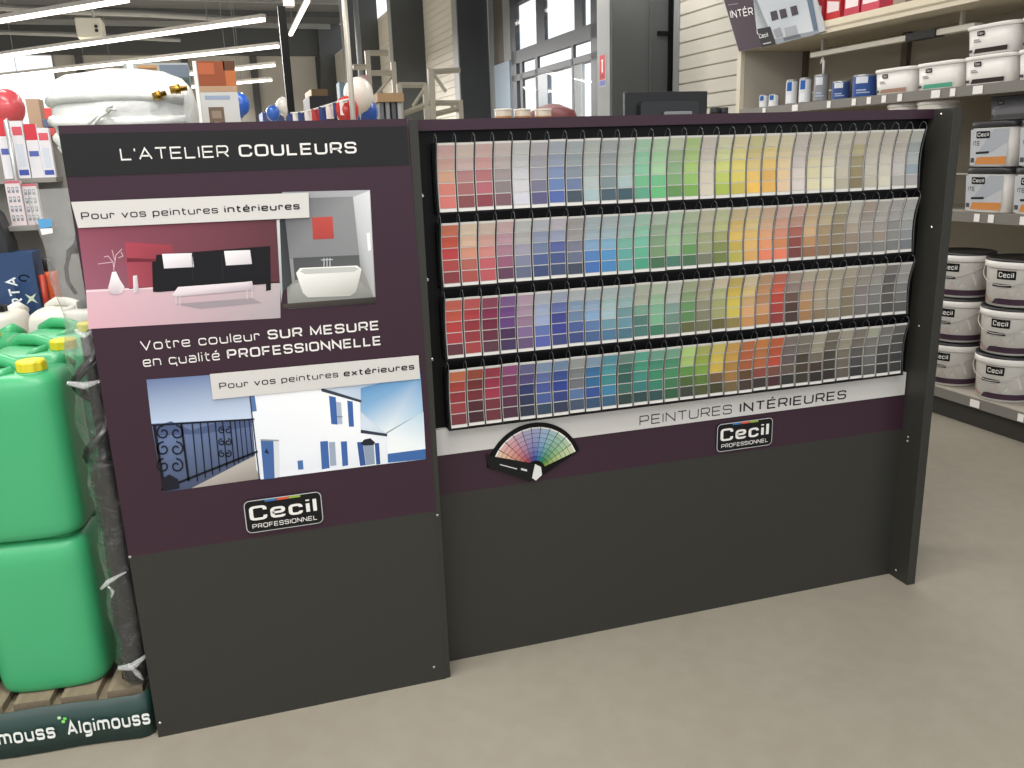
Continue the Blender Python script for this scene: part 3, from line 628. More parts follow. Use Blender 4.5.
PAL = [[c.split() for c in r.split('|')] for r in PAL.split('\n')]
import colorsys
def cname(h):
    r, g, b = (int(h[i:i+2], 16)/255 for i in (0, 2, 4)); hh, s, v = colorsys.rgb_to_hsv(r, g, b); hh *= 360
    if s < .10: base_ = 'grey' if v < .74 else 'off-white'
    elif hh < 16 or hh >= 345: base_ = ('pink' if v > .72 and s < .4 else 'red' if s > .5 else 'rose') if v > .45 else 'maroon'
    elif hh < 42: base_ = ('beige' if s < .33 else 'orange' if s > .5 else 'tan') if v > .6 else 'brown'
    elif hh < 66: base_ = ('cream' if s < .25 else 'yellow' if s > .42 else 'sand') if v > .6 else 'olive'
    elif hh < 160: base_ = 'green'
    elif hh < 200: base_ = 'teal'
    elif hh < 255: base_ = 'blue'
    elif hh < 300: base_ = 'violet'
    else: base_ = 'plum'
    if base_ in ('off-white', 'cream', 'maroon'): return base_
    return ('pale ' if v > .74 and s < .36 else 'dark ' if v < .42 else '') + base_
def nth(i):
    return {1: 'first', 2: 'second', 3: 'third'}.get(i, '%d%s' % (i, {1: 'st', 2: 'nd', 3: 'rd'}.get(i % 10, 'th') if i % 100 not in (11, 12, 13) else 'th'))
def inkc(hx):       # printed ink: a touch duller than the screen colour
    c = hexc(hx); l_ = .21*c[0]+.72*c[1]+.07*c[2]
    return tuple((v*.88+l_*.12)*.84 for v in c)
ROWN = ['top', 'second', 'third', 'bottom']
M_FIN = mat('dark_fin', '2a2c2d', .4, .3)
for ri, (z0, z1) in enumerate(ROWZ):
    h = z1-z0
    card_me = strip_mesh('colour_card', PITCH-.0045, 0, 1, h, 0, M_CARD, .006, 24)
    sw_me = []
    for k in range(5):
        a = 1-.018-(k+1)*.184; b_ = a+.184-.016
        if k == 4: a = .055
        sw_me.append(strip_mesh('swatch', PITCH-.0075, a, b_, h, -.0012, SWATCH, 0, 6))
    # tray of the row
    tr = pbuild(MB().box(X0-.006, X0+NC*PITCH+.006, -.034, .012, z0-.006, z0-.001), 'rack_tray', M_BLACKP, cs)
    pbuild(MB().box(X0-.006, X0+NC*PITCH+.006, -.010, .012, z0+.01, z1-.02), 'rack_back', M_BLACKP, cs)
    # wire dividers: up the face of the cards, a small arch at the head, back to the board
    path = [(0, prof(0)-.004, -.004)]+[(0, prof(t)-.004, t*h) for t in (.2, .4, .6, .8, .95)]+[(0, -.045, h+.006), (0, -.041, h+.017), (-.001, -.031, h+.023), (-.001, -.021, h+.017), (-.001, -.014, h+.002), (-.001, -.0125, h-.02)]
    wm = MB().tube(path, .0011, 5)
    first = None
    for i in range(NC+1):
        if first is None:
            first = o = wm.build('divider', M_WIRE, tr, smooth=True); sh = o.data
        else:
            o = bpy.data.objects.new('divider', sh); COL.objects.link(o); o.parent = tr
        o.location = Vector((X0+i*PITCH, 0, z0))-Vector(cs.location)-Vector(tr.location)
    for i in (0, NC):      # end fin closing the row
        fp = [(prof(0)-.004, -.004)]+[(prof(t)-.004, t*h) for t in (.2, .4, .6, .8, 1)]+[(.012, h), (.012, -.004)]
        x = X0+i*PITCH+(.003 if i else -.003); n = len(fp)
        mb = MB().add([(x-.0006, y, z0+z) for y, z in fp]+[(x+.0006, y, z0+z) for y, z in fp], [tuple(range(n)), tuple(reversed(range(n, 2*n)))]+[(q, n+q, n+(q+1) % n, (q+1) % n) for q in range(n)])
        pbuild(mb, 'end_fin', M_FIN, tr)
    for i in range(NC):
        cols = PAL[ri][i]
        o = bpy.data.objects.new('colour_card', card_me); COL.objects.link(o)
        o.location = (X0+(i+.5)*PITCH, random.uniform(-.0012, .0012), z0+random.uniform(-.0008, .0012))
        a, b_ = cname(cols[0]), cname(cols[4])
        shade = ('%s to %s' % (a, b_)) if a != b_ else a
        pos = nth(i+1)+' from the left' if i < 15 else (nth(NC-i)+' from the right' if i < NC-1 else 'last on the right')
        tag(o, '%s colour card, %s row of the rack, %s' % (shade, ROWN[ri], pos), 'colour card', 'colour cards in the rack')
        for k in range(5):
            s_ = bpy.data.objects.new('swatch', sw_me[k]); COL.objects.link(s_); s_.parent = o; s_.color = (*inkc(cols[k]), 1)

# ================================================================ PALLET, BAND, CANISTERS, WRAPPED HOSE (left)
PA = math.radians(-5.5)
ppos = Vector((-.812, -.045, 0))                       # front right corner of the pallet
M_WOOD = wood('pallet_wood', '6a5f50', '94866e')
pal = empty('wooden_pallet', 'weathered wooden pallet carrying the green canisters', 'pallet', ppos, PA)
PW, PD = .80, 1.20
pm = MB().box(-.045, .045, 0, PD, -.011, .011)
first = None
for i in range(7):
    x = -.05-i*(PW-.1)/6
    if first is None: first = o = pm.build('deck_plank', M_WOOD, pal, (x, 0, .129))
    else: o = first.copy(); COL.objects.link(o)
    o.parent = pal; o.location = (x, 0, .129)
for y in (.05, PD/2, PD-.05): MB().box(-PW, 0, y-.05, y+.05, .096, .117).build('stringer_plank', M_WOOD, pal)
for y in (.05, PD/2, PD-.05):
    for x in (-.05, -PW/2, -PW+.05): MB().box(x-.045, x+.045, y-.045, y+.045, .02, .096).build('block', M_WOOD, pal)
for x in (-.05, -PW/2, -PW+.05): MB().box(x-.045, x+.045, 0, PD, 0, .02).build('bottom_plank', M_WOOD, pal)

# printed band wrapped round the pallet
M_BANDG = mat('dark_green_card', '1f3a36', .4, noise=(20, .12))
bnd = empty('pallet_band', 'dark green printed card band wrapped round the foot of the pallet', 'packaging', ppos, PA)
ring = [(-PW-.02, .5)]+[(-PW-.02, .0), (-PW-.014, -.02), (-PW, -.026)]+[(-PW+(PW-.02)*k/10, -.028-.004*math.sin(k*1.3)) for k in range(11)]+[(.0, -.024), (.012, -.012), (.014, .01), (.014, .5)]
mb = MB(); rr = [[(x, y, .004), (x, y, .07+.002*math.sin(x*30)), (x, y, .138+.003*math.sin(x*17))] for x, y in ring]
vs = [p for r in rr for p in r]
mb.add(vs, [(3*i+j, 3*i+3+j, 3*i+4+j, 3*i+1+j) for i in range(len(rr)-1) for j in range(2)])
o = mb.build('card_band', M_BANDG, bnd, smooth=True); sd = o.modifiers.new('solid', 'SOLIDIFY'); sd.thickness = .002; sd.offset = 1
tx = MB()
def bandmap(u, v): return (u, -.0375, v)
for a, e_ in ((-.196, .012), (-.442, -.226)):
    t2 = MB(); put2d(t2, text2d([('Algimouss', .25)], a, e_, .047, .044), bandmap, hexc('e4e8e4')); t2.build('lettering', PRINT, bnd, col=True)
for (dx, dz, c) in ((.172, .101, 'bfe0b0'), (.185, .096, '6fd060'), (.180, .088, '8fe070')):
    put2d(tx, [[(-.385+dx, dz), (-.385+dx+.008, dz), (-.385+dx+.008, dz+.008), (-.385+dx, dz+.008)]], bandmap, hexc(c))
tx.build('leaf_squares', PRINT, bnd, col=True)

# canisters
M_GREEN = mat('green_polyethylene', '40a56e', .4, noise=(4, .04)); M_YEL = mat('yellow_cap', 'd8c92c', .4)
def supring(w, d, z, ox=0, oy=0, n=40, p=4.0):
    out = []
    for k in range(n):
        a = 2*math.pi*k/n; ca, sa = math.cos(a), math.sin(a)
        out.append((ox+w/2*math.copysign(abs(ca)**(2/p), ca), oy+d/2*math.copysign(abs(sa)**(2/p), sa), z))
    return out
def canister_proto(mt, capm, label):
    e = empty('canister', label, 'canister')
    w_, d_ = .284, .258
    prof_ = [(.90, .0), (.955, .006), (.985, .02), (1, .045), (1, .20), (1, .36), (.99, .385), (.965, .405), (.92, .420), (.84, .430), (.6, .435), (.3, .436)]
    MB().loft([supring(w_*s, d_*s, z, p=4.2 if s > .9 else 3) for s, z in prof_]).build('body', mt, e, smooth=True)
    cx, cy = .072, -.055
    MB().lathe([(.040, .425), (.036, .434), (.029, .437)], 20, (cx, cy, 0)).build('neck', mt, e, smooth=True)
    cap = MB(); n = 40
    rings = []
    for r, z in ((.031, .434), (.034, .436), (.034, .457), (.032, .461), (.024, .4625)):
        rings.append([(cx+(r+(.0016 if (k % 4 < 2 and r > .033) else 0))*math.cos(2*math.pi*k/n), cy+(r+(.0016 if (k % 4 < 2 and r > .033) else 0))*math.sin(2*math.pi*k/n), z) for k in range(n)])
    cap.loft(rings).build('cap', capm, e, smooth=False)
    MB().tube([(-.115, .08, .39), (-.10, .07, .430), (-.06, .035, .452), (-.01, -.0, .454), (.03, -.025, .445), (.05, -.04, .425)], [.018, .019, .018, .017, .016, .016], 12).build('handle', mt, e, smooth=True)
    MB().tube([(-.03, -.1, .415), (.0, -.085, .432), (.03, -.065, .440)], [.008, .011, .012], 10).build('spout_rib', mt, e, smooth=True)
    MB().tube([(.08, .02, .42), (.105, .055, .432), (.118, .09, .412)], [.02, .024, .018], 10).build('grip_hump', mt, e, smooth=True)
    return e
pr = canister_proto(M_GREEN, M_YEL, None)
def canloc(ix, iy, iz): # pallet-local
    v = Vector((-.10-.142-ix*.292, .035+.129+iy*.266, .14+iz*.4405)); c, s = math.cos(PA), math.sin(PA)
    return Vector((ppos.x+v.x*c-v.y*s, ppos.y+v.x*s+v.y*c, v.z))
tops = {(0, 0): 'green canister with yellow cap on the upper layer, nearest the poster panel', (0, 1): 'second green canister of the upper layer, behind the nearest one',
        (0, 2): 'third green canister of the upper layer, in front of the white ones', (1, 0): 'green canister of the upper layer at the picture edge, front row',
        (1, 1): 'green canister of the upper layer at the picture edge, second row', (1, 2): 'green canister of the upper layer at the picture edge, third row'}
used = False
for iy in range(3):
    for ix in range(2):
        for iz in range(2):
            if not used: o = pr; used = True
            else: o = dup(pr)
            o.location = canloc(ix, iy, iz); o.rotation_euler = (0, 0, PA)
            if iz: lab = tops[(ix, iy)]
            elif (ix, iy) == (0, 0): lab = 'green canister at the bottom of the stack, standing on the pallet front'
            else: lab = 'green canister hidden in the bottom layer, %s row%s' % (['front', 'second', 'third'][iy], ' at the picture edge' if ix else ' beside the wrapped hose')
            tag(o, lab, 'canister', 'green canisters on the pallet')
M_WCAN = mat('white_polyethylene', 'd8d6cc', .4)
wp = None
for k, (x, y, lab) in enumerate(((-1.42, 1.12, 'white canister behind the green ones, cut by the picture edge'), (-1.10, 1.06, 'white canister with black cap behind the green ones, beside the wrapped hose'))):
    if wp is None: wp = o = canister_proto(M_WCAN, M_BLKPL, None)
    else: o = dup(wp)
    o.location = (x, y+.26, .56); o.rotation_euler = (0, 0, PA); tag(o, lab, 'canister', 'white canisters')
st = MB().box(-1.62, -.9, 1.22, 1.53, .0, .555).build('low_plinth', M_SHELF); tag(st, 'low cream plinth under the white canisters', 'plinth')

# wrapped corrugated hose leaning between canisters and panel
hz = empty('wrapped_hose', 'black corrugated hose in a clear plastic sleeve, leaning against the poster panel', 'hose', (-.84, -.01, .142))
M_HOSE = mat('black_corrugated_plastic', '0d0d0e', .4)
cpath = lambda z: (-.808+.004*math.sin(z*4)-.045*(1-z/1.5)*.55, .012-.02*(1-z), z)
hm = MB(); rings = []
n = 16; z = .155; k = 0
while z < .78:
    cx, cy, _ = cpath(z); r = .040+(.0045 if k % 2 else -.0015)-(.006 if z < .2 else 0)+.004*math.sin(z*9)
    rings.append([(cx+r*math.cos(2*math.pi*i/n), cy+r*math.sin(2*math.pi*i/n), z) for i in range(n)]); z += .0065; k += 1
hm.loft(rings); pbuild(hm, 'hose', M_HOSE, hz, smooth=True)
for t in range(1):          # outer coil loops seen through the sleeve
    pts = []
    for i in range(26):
        z = .70+i*.0165; cx, cy, _ = cpath(z)
        a = i*.55+t*2.1; pts.append((cx+.032*math.cos(a)-.01, cy-.012+.022*math.sin(a), z))
    pbuild(MB().tube(pts, .0115, 8), 'coil', M_HOSE, hz, smooth=True)
pbuild(MB().tube([cpath(.70+.05*i) for i in range(9)], .017, 10), 'inner_tube', M_HOSE, hz, smooth=True)
P = [YP(*p, -.01) for p in ((80, 236), (77, 250), (69, 252), (66, 268), (68, 282), (76, 294))]
pbuild(MB().tube(P, [.012, .016, .007, .005, .005, .005], 8), 'hose_cord', M_HOSE, hz, smooth=True)
slv = film('clear_plastic_film', .9, .09, .02, bump=(16, 1.0))
sv = MB(); rings = []
for k in range(44):
    z = .150+k*(1.46-.150)/43; cx, cy, _ = cpath(z); t = (z-.15)/1.3
    wx = .050+.006*math.sin(k*1.1)-(.012 if k < 2 else 0); wl = wx+max(0, z-1.12)*.09; wy = .050+.004*math.sin(k*.7)
    rings.append([(cx+(wx if math.cos(a) > 0 else wl)*(1+.05*math.sin(3*a+k*.4)+.03*math.sin(7*a-k*.9))*math.cos(a), cy+wy*(1+.05*math.cos(4*a+k*.6))*math.sin(a), z) for a in [2*math.pi*i/28 for i in range(28)]])
sv.loft(rings[:31], cap=False); pbuild(sv, 'plastic_sleeve', slv, hz, smooth=True)
pbuild(MB().loft(rings[30:], cap=False), 'folded_sleeve_top', film('milky_plastic_film', .6, .12, .17, (.7, .71, .7), bump=(11, .8)), hz, smooth=True)
P = [YP(*p, -.045) for p in ((37, 219), (51.5, 219), (52, 228), (40, 229))]; mb = MB().add(P, [(0, 1, 2, 3)], 0, hexc('5a9ac8'))
P = [YP(*p, -.045) for p in ((40, 229), (52, 227), (53, 233), (42, 235))]; mb.add(P, [(0, 1, 2, 3)], 0, hexc('e8e8e8'))
pbuild(mb, 'hang_tag', PRINT, hz, col=True)
M_HIGHLIGHT = film('highlight_film', .9, .12, .26, (.85, .86, .86), bump=(30, 1.0))  # pale film tubes stand in for white highlights on the sleeve's wrinkles
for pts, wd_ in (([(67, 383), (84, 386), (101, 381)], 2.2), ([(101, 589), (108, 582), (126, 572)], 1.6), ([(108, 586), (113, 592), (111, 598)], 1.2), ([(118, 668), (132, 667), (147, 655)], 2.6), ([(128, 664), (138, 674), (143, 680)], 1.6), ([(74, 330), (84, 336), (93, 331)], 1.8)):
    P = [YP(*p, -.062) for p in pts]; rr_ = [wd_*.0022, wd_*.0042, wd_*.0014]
    pbuild(MB().tube(P, rr_, 7), 'crease_highlight', M_HIGHLIGHT, hz, smooth=True)

# ================================================================ BEHIND THE POSTER PANEL
rk = empty('stock_rack', 'steel stock rack hidden behind the poster panel', 'rack', (-.5, .75, 0))
pbuild(MB().box(-.78, -.2, .30, 1.05, 1.50, 1.53), 'shelf', M_SHELF, rk)
for x in (-.66, -.24):
    for y in (.31, 1.01): pbuild(MB().box(x, x+.03, y, y+.03, 0, 1.5), 'post', M_SHELF, rk)
M_WRAP = mat('white_film_wrap', 'd6d8d4', .3, bump=(9, .5, .03))
hp = empty('wrapped_hose_roll', 'white film-wrapped roll of hoses with brass ends lying above the poster panel', 'hose roll', (-.72, .42, 1.53))
mb = MB(); rings = []; n = 28
xs = [-.885, -.875, -.86, -.835, -.79, -.73, -.65, -.59, -.545, -.52, -.512]
rs = [.03, .08, .105, .115, .118, .118, .115, .108, .09, .06, .02]
for i, (x, r) in enumerate(zip(xs, rs)):
    rings.append([(x, .42+r*(1+.05*math.sin(5*a+i))*math.cos(a), 1.53+.118-.008*(i < 5)+r*(1+.04*math.sin(6*a+.5*i))*math.sin(a)) for a in [2*math.pi*k/n for k in range(n)]])
o = pbuild(mb.loft(rings), 'film_wrap', M_WRAP, hp, smooth=True)
for k in range(6):     # hose strands bulging under the film
    a = math.radians(-200+k*34); pts = [(x, .42+(r*1.0)*math.cos(a), 1.648+(r*1.0)*math.sin(a)) for x, r in zip(xs[1:-2], rs[1:-2])]
    pbuild(MB().tube(pts, .016, 8), 'hose_strand', M_WRAP, hp, smooth=True)
for (p0, p1) in (((166, 93), (153, 97)), ((187, 88), (170, 90))):
    A, B = YP(*p0, .29), YP(*p1, .285)
    d = (B-A); pts = [A, A+d*.45, A+d*.45, A+d]
    pbuild(MB().tube([A, A+d*.4, A+d*.42, A+d*.7, A+d*.72, A+d], [.007, .007, .012, .012, .010, .010], 12), 'brass_fitting', M_BRASS, hp, smooth=True)
A = YP(107, 112, .285)
for e in ((88, 124), (93, 126), (112, 106), (116, 110)):
    B = YP(*e, .27); pbuild(MB().tube([A, (A+B)/2+Vector((0, 0, .006)), B], [.006, .005, .003], 7), 'film_knot', M_WRAP, hp, smooth=True)
def printed_box(name, label, cat, px0, px1, Y, dep, zb, draw, base='d8d6d2', lean=0):
    A, B = YP(*px0, Y), YP(*px1, Y)
    e = empty(name, label, cat, ((A.x+B.x)/2, Y+dep/2, zb))
    pbuild(MB().box(A.x, B.x, Y, Y+dep, zb, A.z), 'carton', mat('carton_'+base, base, .5), e)
    mb = MB()
    def fl(u0, v0, u1, v1, c, k=1):
        x0, x1 = A.x+(B.x-A.x)*u0, A.x+(B.x-A.x)*u1; z0, z1 = A.z-(A.z-zb)*v1, A.z-(A.z-zb)*v0
        y = Y-.0008*k; mb.add([(x0, y, z0), (x1, y, z0), (x1, y, z1), (x0, y, z1)], [(0, 1, 2, 3)], 0, hexc(c))
    draw(fl); pbuild(mb, 'print', PRINT, e, col=True); return e
def d1(f):
    f(.05, .0, .15, 1, 'eceae6'); f(.2, .02, .52, .45, 'b08a60'); f(.22, .05, .5, .16, '7a6048', 2); f(.3, .2, .42, .3, '5c4634', 2)
    f(.55, .02, 1, .4, '6a7480'); f(.55, .15, 1, .35, '4a5a54', 2); f(.2, .5, 1, 1, 'c9c4bc')
    for k in range(7): f(.56+.06*k, .18+.03*(k % 3), .6+.06*k, .3+.02*(k % 2), '39443c', 3)
printed_box('brochure_display', 'brochure box with roof and garden photos behind the hose roll', 'brochure display', (123, 63), (187, 60), .70, .08, 1.53, d1, '9aa0a2')
def d2(f):
    f(.0, .0, .08, 1, 'e8e6e2'); f(.1, .0, .75, .26, '8a4a30'); f(.12, .02, .5, .14, 'a85c3c', 2); f(.72, .0, 1, .1, '5a3a28'); f(.75, .1, 1, .3, 'b0663e'); f(.1, .26, 1, .32, 'a88a70', 2)
    f(.1, .32, 1, 1, 'b9bab8'); f(.25, .48, .62, .88, '6a5a4c', 2); f(.32, .52, .55, .6, '8a7a6c', 3); f(.36, .64, .5, .72, 'b4a898', 3); f(.3, .76, .58, .84, '4a4038', 3); f(.2, .36, .8, .40, '8a98b0', 2)
printed_box('brochure_display', 'brochure box with a terracotta photo, right of the hose roll', 'brochure display', (192, 61), (234, 60), .62, .1, 1.53, d2, 'a8aaa8')
P0, P1 = YP(240, 96, .60), YP(246, 122, .60)

# ================================================================ LEFT BACKGROUND SHELF
ls = empty('shop_shelf', 'grey shop shelf with tools and packs left of the poster panel', 'shelf', (-1.6, 2.0, 0))
M_GS = mat('warm_grey_shelf', '8f8c86', .5)
zs1 = YP(20, 331, 1.6).z
pbuild(MB().box(-2.6, -1.0, 2.05, 2.09, 0, YP(45, 136, 2.05).z), 'back_panel', M_GS, ls)
pbuild(MB().box(-2.6, -1.0, 1.55, 2.05, zs1-.025, zs1), 'shelf_board', mat('pale_shelf', 'c8c6c2', .5), ls)
zs2 = YP(20, 226, 1.75).z
pbuild(MB().box(-2.6, YP(36, 226, 1.75).x, 1.75, 2.05, zs2-.02, zs2), 'shelf_board', M_GS, ls)
for x in (-2.6, -1.03): pbuild(MB().box(x, x+.03, 1.55, 2.09, 0, .9 if x > -2 else 1.6), 'side_panel', M_GS, ls)
# blue boxed battery charger with lettering up its side
A, B = YP(-30, 256, 1.60), YP(37, 330, 1.60)
vb = empty('battery_box', 'blue battery box with white upright lettering on the left shelf', 'box', ((A.x+B.x)/2, 1.65, zs1))
x0, x1 = A.x, YP(40, 300, 1.6).x
pbuild(MB().box(x0, x1, 1.60, 1.74, zs1, A.z), 'carton', mat('navy_carton', '24406a', .4), vb)
mb = MB(); zt = A.z
mb.add([(x1-.085, 1.599, zs1+.001), (x1-.012, 1.599, zs1+.001), (x1-.03, 1.599, zs1+.2), (x1-.085, 1.599, zs1+.2)], [(0, 1, 2, 3)], 0, [hexc('1c2c48'), hexc('22304a'), hexc('2c4a74'), hexc('1e3a5e')])
put2d(mb, text2d([('VARTA', .24)], .0, .21, 0, .042), lambda u, v: (x1-.05-v-.1*u+.0, 1.598, zs1+.012+u), hexc('e8eef4'))
for q in ((.052, .19), (.046, .2)):
    pts = [(x1-.045+.02*math.cos(t*.5)*(1-t*.03), zs1+.215+.012*math.sin(t*.5)) for t in range(12)]
    for qd in ribbon(pts, .004, False): mb.add([(u, 1.598, v) for u, v in qd], [(0, 1, 2, 3)], 0, hexc('9fb4c8'))
st_ = [(x1-.03+(.03 if k % 2 else .008)*math.cos(k*math.pi/4), zs1+.13+(.03 if k % 2 else .008)*math.sin(k*math.pi/4)) for k in range(8)]
mb.add([(u, 1.598, v) for u, v in st_], [tuple(range(8))], 0, hexc('c8d8c0'))
pbuild(mb, 'print', PRINT, vb, col=True)
# dark bag, orange tool
A = YP(-40, 208, 1.68); B = YP(12, 250, 1.68)
bgm = MB().loft([[(x, y, z) for x, y in ((A.x, 1.66), (xr, 1.66), (xr, 1.8), (A.x, 1.8))] for z, xr in ((A.z-.28, B.x-.0), (A.z-.15, B.x-.002), (A.z-.03, B.x-.03), (A.z, B.x-.06))])
e = bgm.build('dark_case', mat('black_case', '232528', .5), bevel=.01); tag(e, 'black rounded case at the left picture edge above the blue box', 'case')
# seat it on a box behind the battery carton
e2 = MB().box(A.x, x0+.02, 1.76, 1.9, zs1, A.z-.28).build('carton_box', mat('brown_carton', '7c6a50', .7)); tag(e2, 'brown carton behind the blue battery box', 'box')
A, B = YP(41, 259, 1.62), YP(62, 314, 1.62)
ot = empty('orange_tool', 'orange power tool pack with black top beside the blue box', 'tool', ((A.x+B.x)/2, 1.65, zs1))
za = YP(45, 272, 1.62).z
pbuild(MB().loft([supring((B.x-A.x)*s, .07, z, (A.x+B.x)/2, 1.66, 20, 5) for s, z in ((1, zs1), (1, za-.02), (.95, za))]), 'body', mat('orange_plastic', 'c8552c', .4), ot, smooth=True)
pbuild(MB().loft([supring((B.x-A.x)*s, .06, z, (A.x+B.x)/2-.004, 1.66, 20, 5) for s, z in ((.9, za), (.95, A.z-.01), (.8, A.z))]), 'top', M_BLKPL, ot, smooth=True)
pbuild(MB().tube([((A.x+B.x)/2-.03, 1.62, zs1+.02), ((A.x+B.x)/2-.03, 1.62, za-.01)], .012, 8), 'grip', mat('red_plastic', 'b03a2c', .4), ot, smooth=True)
# packs on the upper shelf and hanging blister packs
pk = 0
def pack(px0, px1, Y, zb, label, base, draw=None, name='blister_pack', dep=.04):
    A, B = YP(*px0, Y), YP(*px1, Y)
    zb = B.z if zb is None else zb
    e = empty(name, label, 'package', ((A.x+B.x)/2, Y, zb))
    pbuild(MB().box(A.x, B.x, Y, Y+dep, zb, A.z), 'card', mat('pack_'+base, base, .4), e)
    if draw:
        mb = MB()
        def fl(u0, v0, u1, v1, c, k=1):
            mb.add([(A.x+(B.x-A.x)*u0, Y-.0006*k, A.z-(A.z-zb)*v1), (A.x+(B.x-A.x)*u1, Y-.0006*k, A.z-(A.z-zb)*v1), (A.x+(B.x-A.x)*u1, Y-.0006*k, A.z-(A.z-zb)*v0), (A.x+(B.x-A.x)*u0, Y-.0006*k, A.z-(A.z-zb)*v0)], [(0, 1, 2, 3)], 0, hexc(c))
        draw(fl); pbuild(mb, 'print', PRINT, e, col=True)
    return e
def dots(f):
    f(0, 0, 1, .06, 'c86a78')
    for i in range(4):
        for j in range(3): f(.12+.28*j, .14+.21*i, .3+.28*j, .27+.21*i, '8a8e98'); f(.15+.28*j, .16+.21*i, .26+.28*j, .21+.21*i, 'd0d4da', 2)
pack((4, 181), (27, 226), 1.80, zs2, 'pale pack with rows of grey studs on the upper left shelf', 'e2d4d6', dots)
pack((21, 184), (43, 226), 1.82, zs2, 'pale pack with rows of grey studs beside the first, nearer the panel', 'd9d2d4', dots)
def red_top(f): f(0, .3, 1, 1, 'e2e0e4'); f(0, 0, 1, .3, 'd0404a'); f(.1, .5, .9, .6, '5a6ab0', 2)
def bl(f): f(0, 0, 1, 1, 'e2e0e4', 0.5); f(.1, .1, .9, .25, 'd8606a'); f(.2, .4, .8, .8, 'd0d6e0'); f(.1, .85, .9, .95, '4a5aa8')
zr = YP(30, 178, 1.95).z
pbuild(MB().box(-2.6, YP(58, 178, 1.95).x, 1.90, 2.05, zr-.02, zr), 'shelf_board', M_GS, ls)
for i, (x0_, x1_, yt, lab) in enumerate(((-6, 6, 118, 'white blister pack at the left picture edge under the red balloon'), (9, 21, 121, 'narrow white blister pack right of the silver post'), (23, 34, 124, 'white and red blister pack in the middle of the hanging packs'), (36, 46, 128, 'white and blue blister pack next to the grey panel'))):
    pack((x0_, yt), (x1_+10, 176), 1.93, zr, lab, 'e6e4e8', bl if i % 2 else red_top, dep=.03)
for (a, b_, c, lab) in (((43, 108), (62, 119), 'd8504a', 'red carton on top of the left shelf panel'), ((43, 128), (56, 136), 'd05a58', 'small red carton under the red and blue ones'), ((42, 119), (60, 127), '5a6480', 'blue-grey carton between two red ones')):
    A, B = YP(*a, 2.0), YP(*b_, 2.0)
    o = MB().box(A.x, B.x, 2.0, 2.1, B.z, A.z).build('carton_box', mat('ct_'+c, c, .5), bevel=.003); tag(o, lab, 'box')
o = MB().box(YP(25, 99, 2.1).x, YP(38, 99, 2.1).x, 2.1, 2.2, YP(30, 136, 2.1).z-.02, YP(30, 99, 2.1).z).build('carton_box', mat('kraft', 'b49a80', .7)); tag(o, 'tall kraft carton left of the red cartons', 'box')
A = YP(6, 120, 1.86); o = MB().tube([(A.x, 1.86, zs2), (A.x, 1.86, A.z)], .011, 10).build('shelf_post', mat('galvanised', 'b8bcbc', .35, .6), smooth=True); tag(o, 'silver post in front of the hanging packs', 'post')

# ================================================================ BALLOONS, POSTS, BUNTING (mid background)
BALM = {}
def balloon(px, py, rpx, l, colr, label):
    P = LP(px, py, l); r = rpx*((l+2.3)*1.0)/F_PX*1.02
    e = empty('balloon', label, 'balloon', (ND*P.x+UD*P.y+Vector((0, 0, P.z))), 0, 'party balloons')
    mt = BALM.setdefault(colr, mat('balloon_'+colr, colr, .3, coat=.3))
    pr_ = [(r*math.sin(t*math.pi/14)*(1 if t < 7 else 1), r*1.12*(-math.cos(t*math.pi/14))*(1.12 if t < 7 else 1)) for t in range(1, 14)]
    MB().lathe([(.006, pr_[0][1]-.03)]+pr_+[(.002, r*1.12)], 24).build('skin', mt, e, smooth=True)
    MB().lathe([(.014, pr_[0][1]-.05), (.006, pr_[0][1]-.03)], 10).build('knot', mt, e, smooth=True)
    MB().tube([(0, 0, pr_[0][1]-.05), (.02, 0, pr_[0][1]-.3), (-.01, 0, -(e.location.z)+.005)], .003, 4).build('ribbon', M_PLW, e)
    return e
balloon(358.5, 94, 13.5, 8.6, 'e8e2d8', 'white balloon above the red and blue ones beside the silver pole')
balloon(347, 110, 11, 8.24, 'c83a34', 'red balloon under the white one beside the silver pole')
balloon(366, 112, 11, 9.0, '2c55a8', 'blue balloon under the white one beside the silver pole')
balloon(240, 104, 8.5, 9.5, '2f62c0', 'blue balloon just right of the brochure box')
balloon(273, 113, 6, 10.5, '3366c0', 'small blue balloon left of the dark post')
balloon(284, 106, 7, 10.6, 'e6e0d6', 'white balloon half hidden behind the dark post')
balloon(8, 107, 12.5, 4.5, 'd2545a', 'large red balloon at the left picture edge')
def post(px, l, r, top, label, mt, name, square=False, z0=0):
    P = LP(px, 90, l)
    mb = MB().box(P.x-r, P.x+r, l-r, l+r, z0, top) if square else MB().tube([(P.x, l, z0), (P.x, l, top)], r, 12)
    o = mb.build(name, mt, rz=BA, smooth=not square); return tag(o, label, 'post')
post(351, 8.0, .032, 4.2, 'slim silver pole rising through the balloon cluster', mat('silver_pole', 'b4b0a6', .4, .3), 'silver_pole')
post(289, 9.2, .045, 3.35, 'dark square post hung with bunting', M_BLACKP, 'dark_post', True)
P = LP(289, 5, 9.2); o = MB().box(P.x-.06, P.x+.06, 9.12, 9.28, 3.35, 3.52).build('post_cap', M_PLW, rz=BA); o.name = 'post_top'; tag(o, 'white cap on top of the dark post', 'lamp')  # plain white block capping the post
post(362, 14, .05, 6.5, 'thin grey downpipe in front of the dark wall', M_LGREY, 'downpipe')
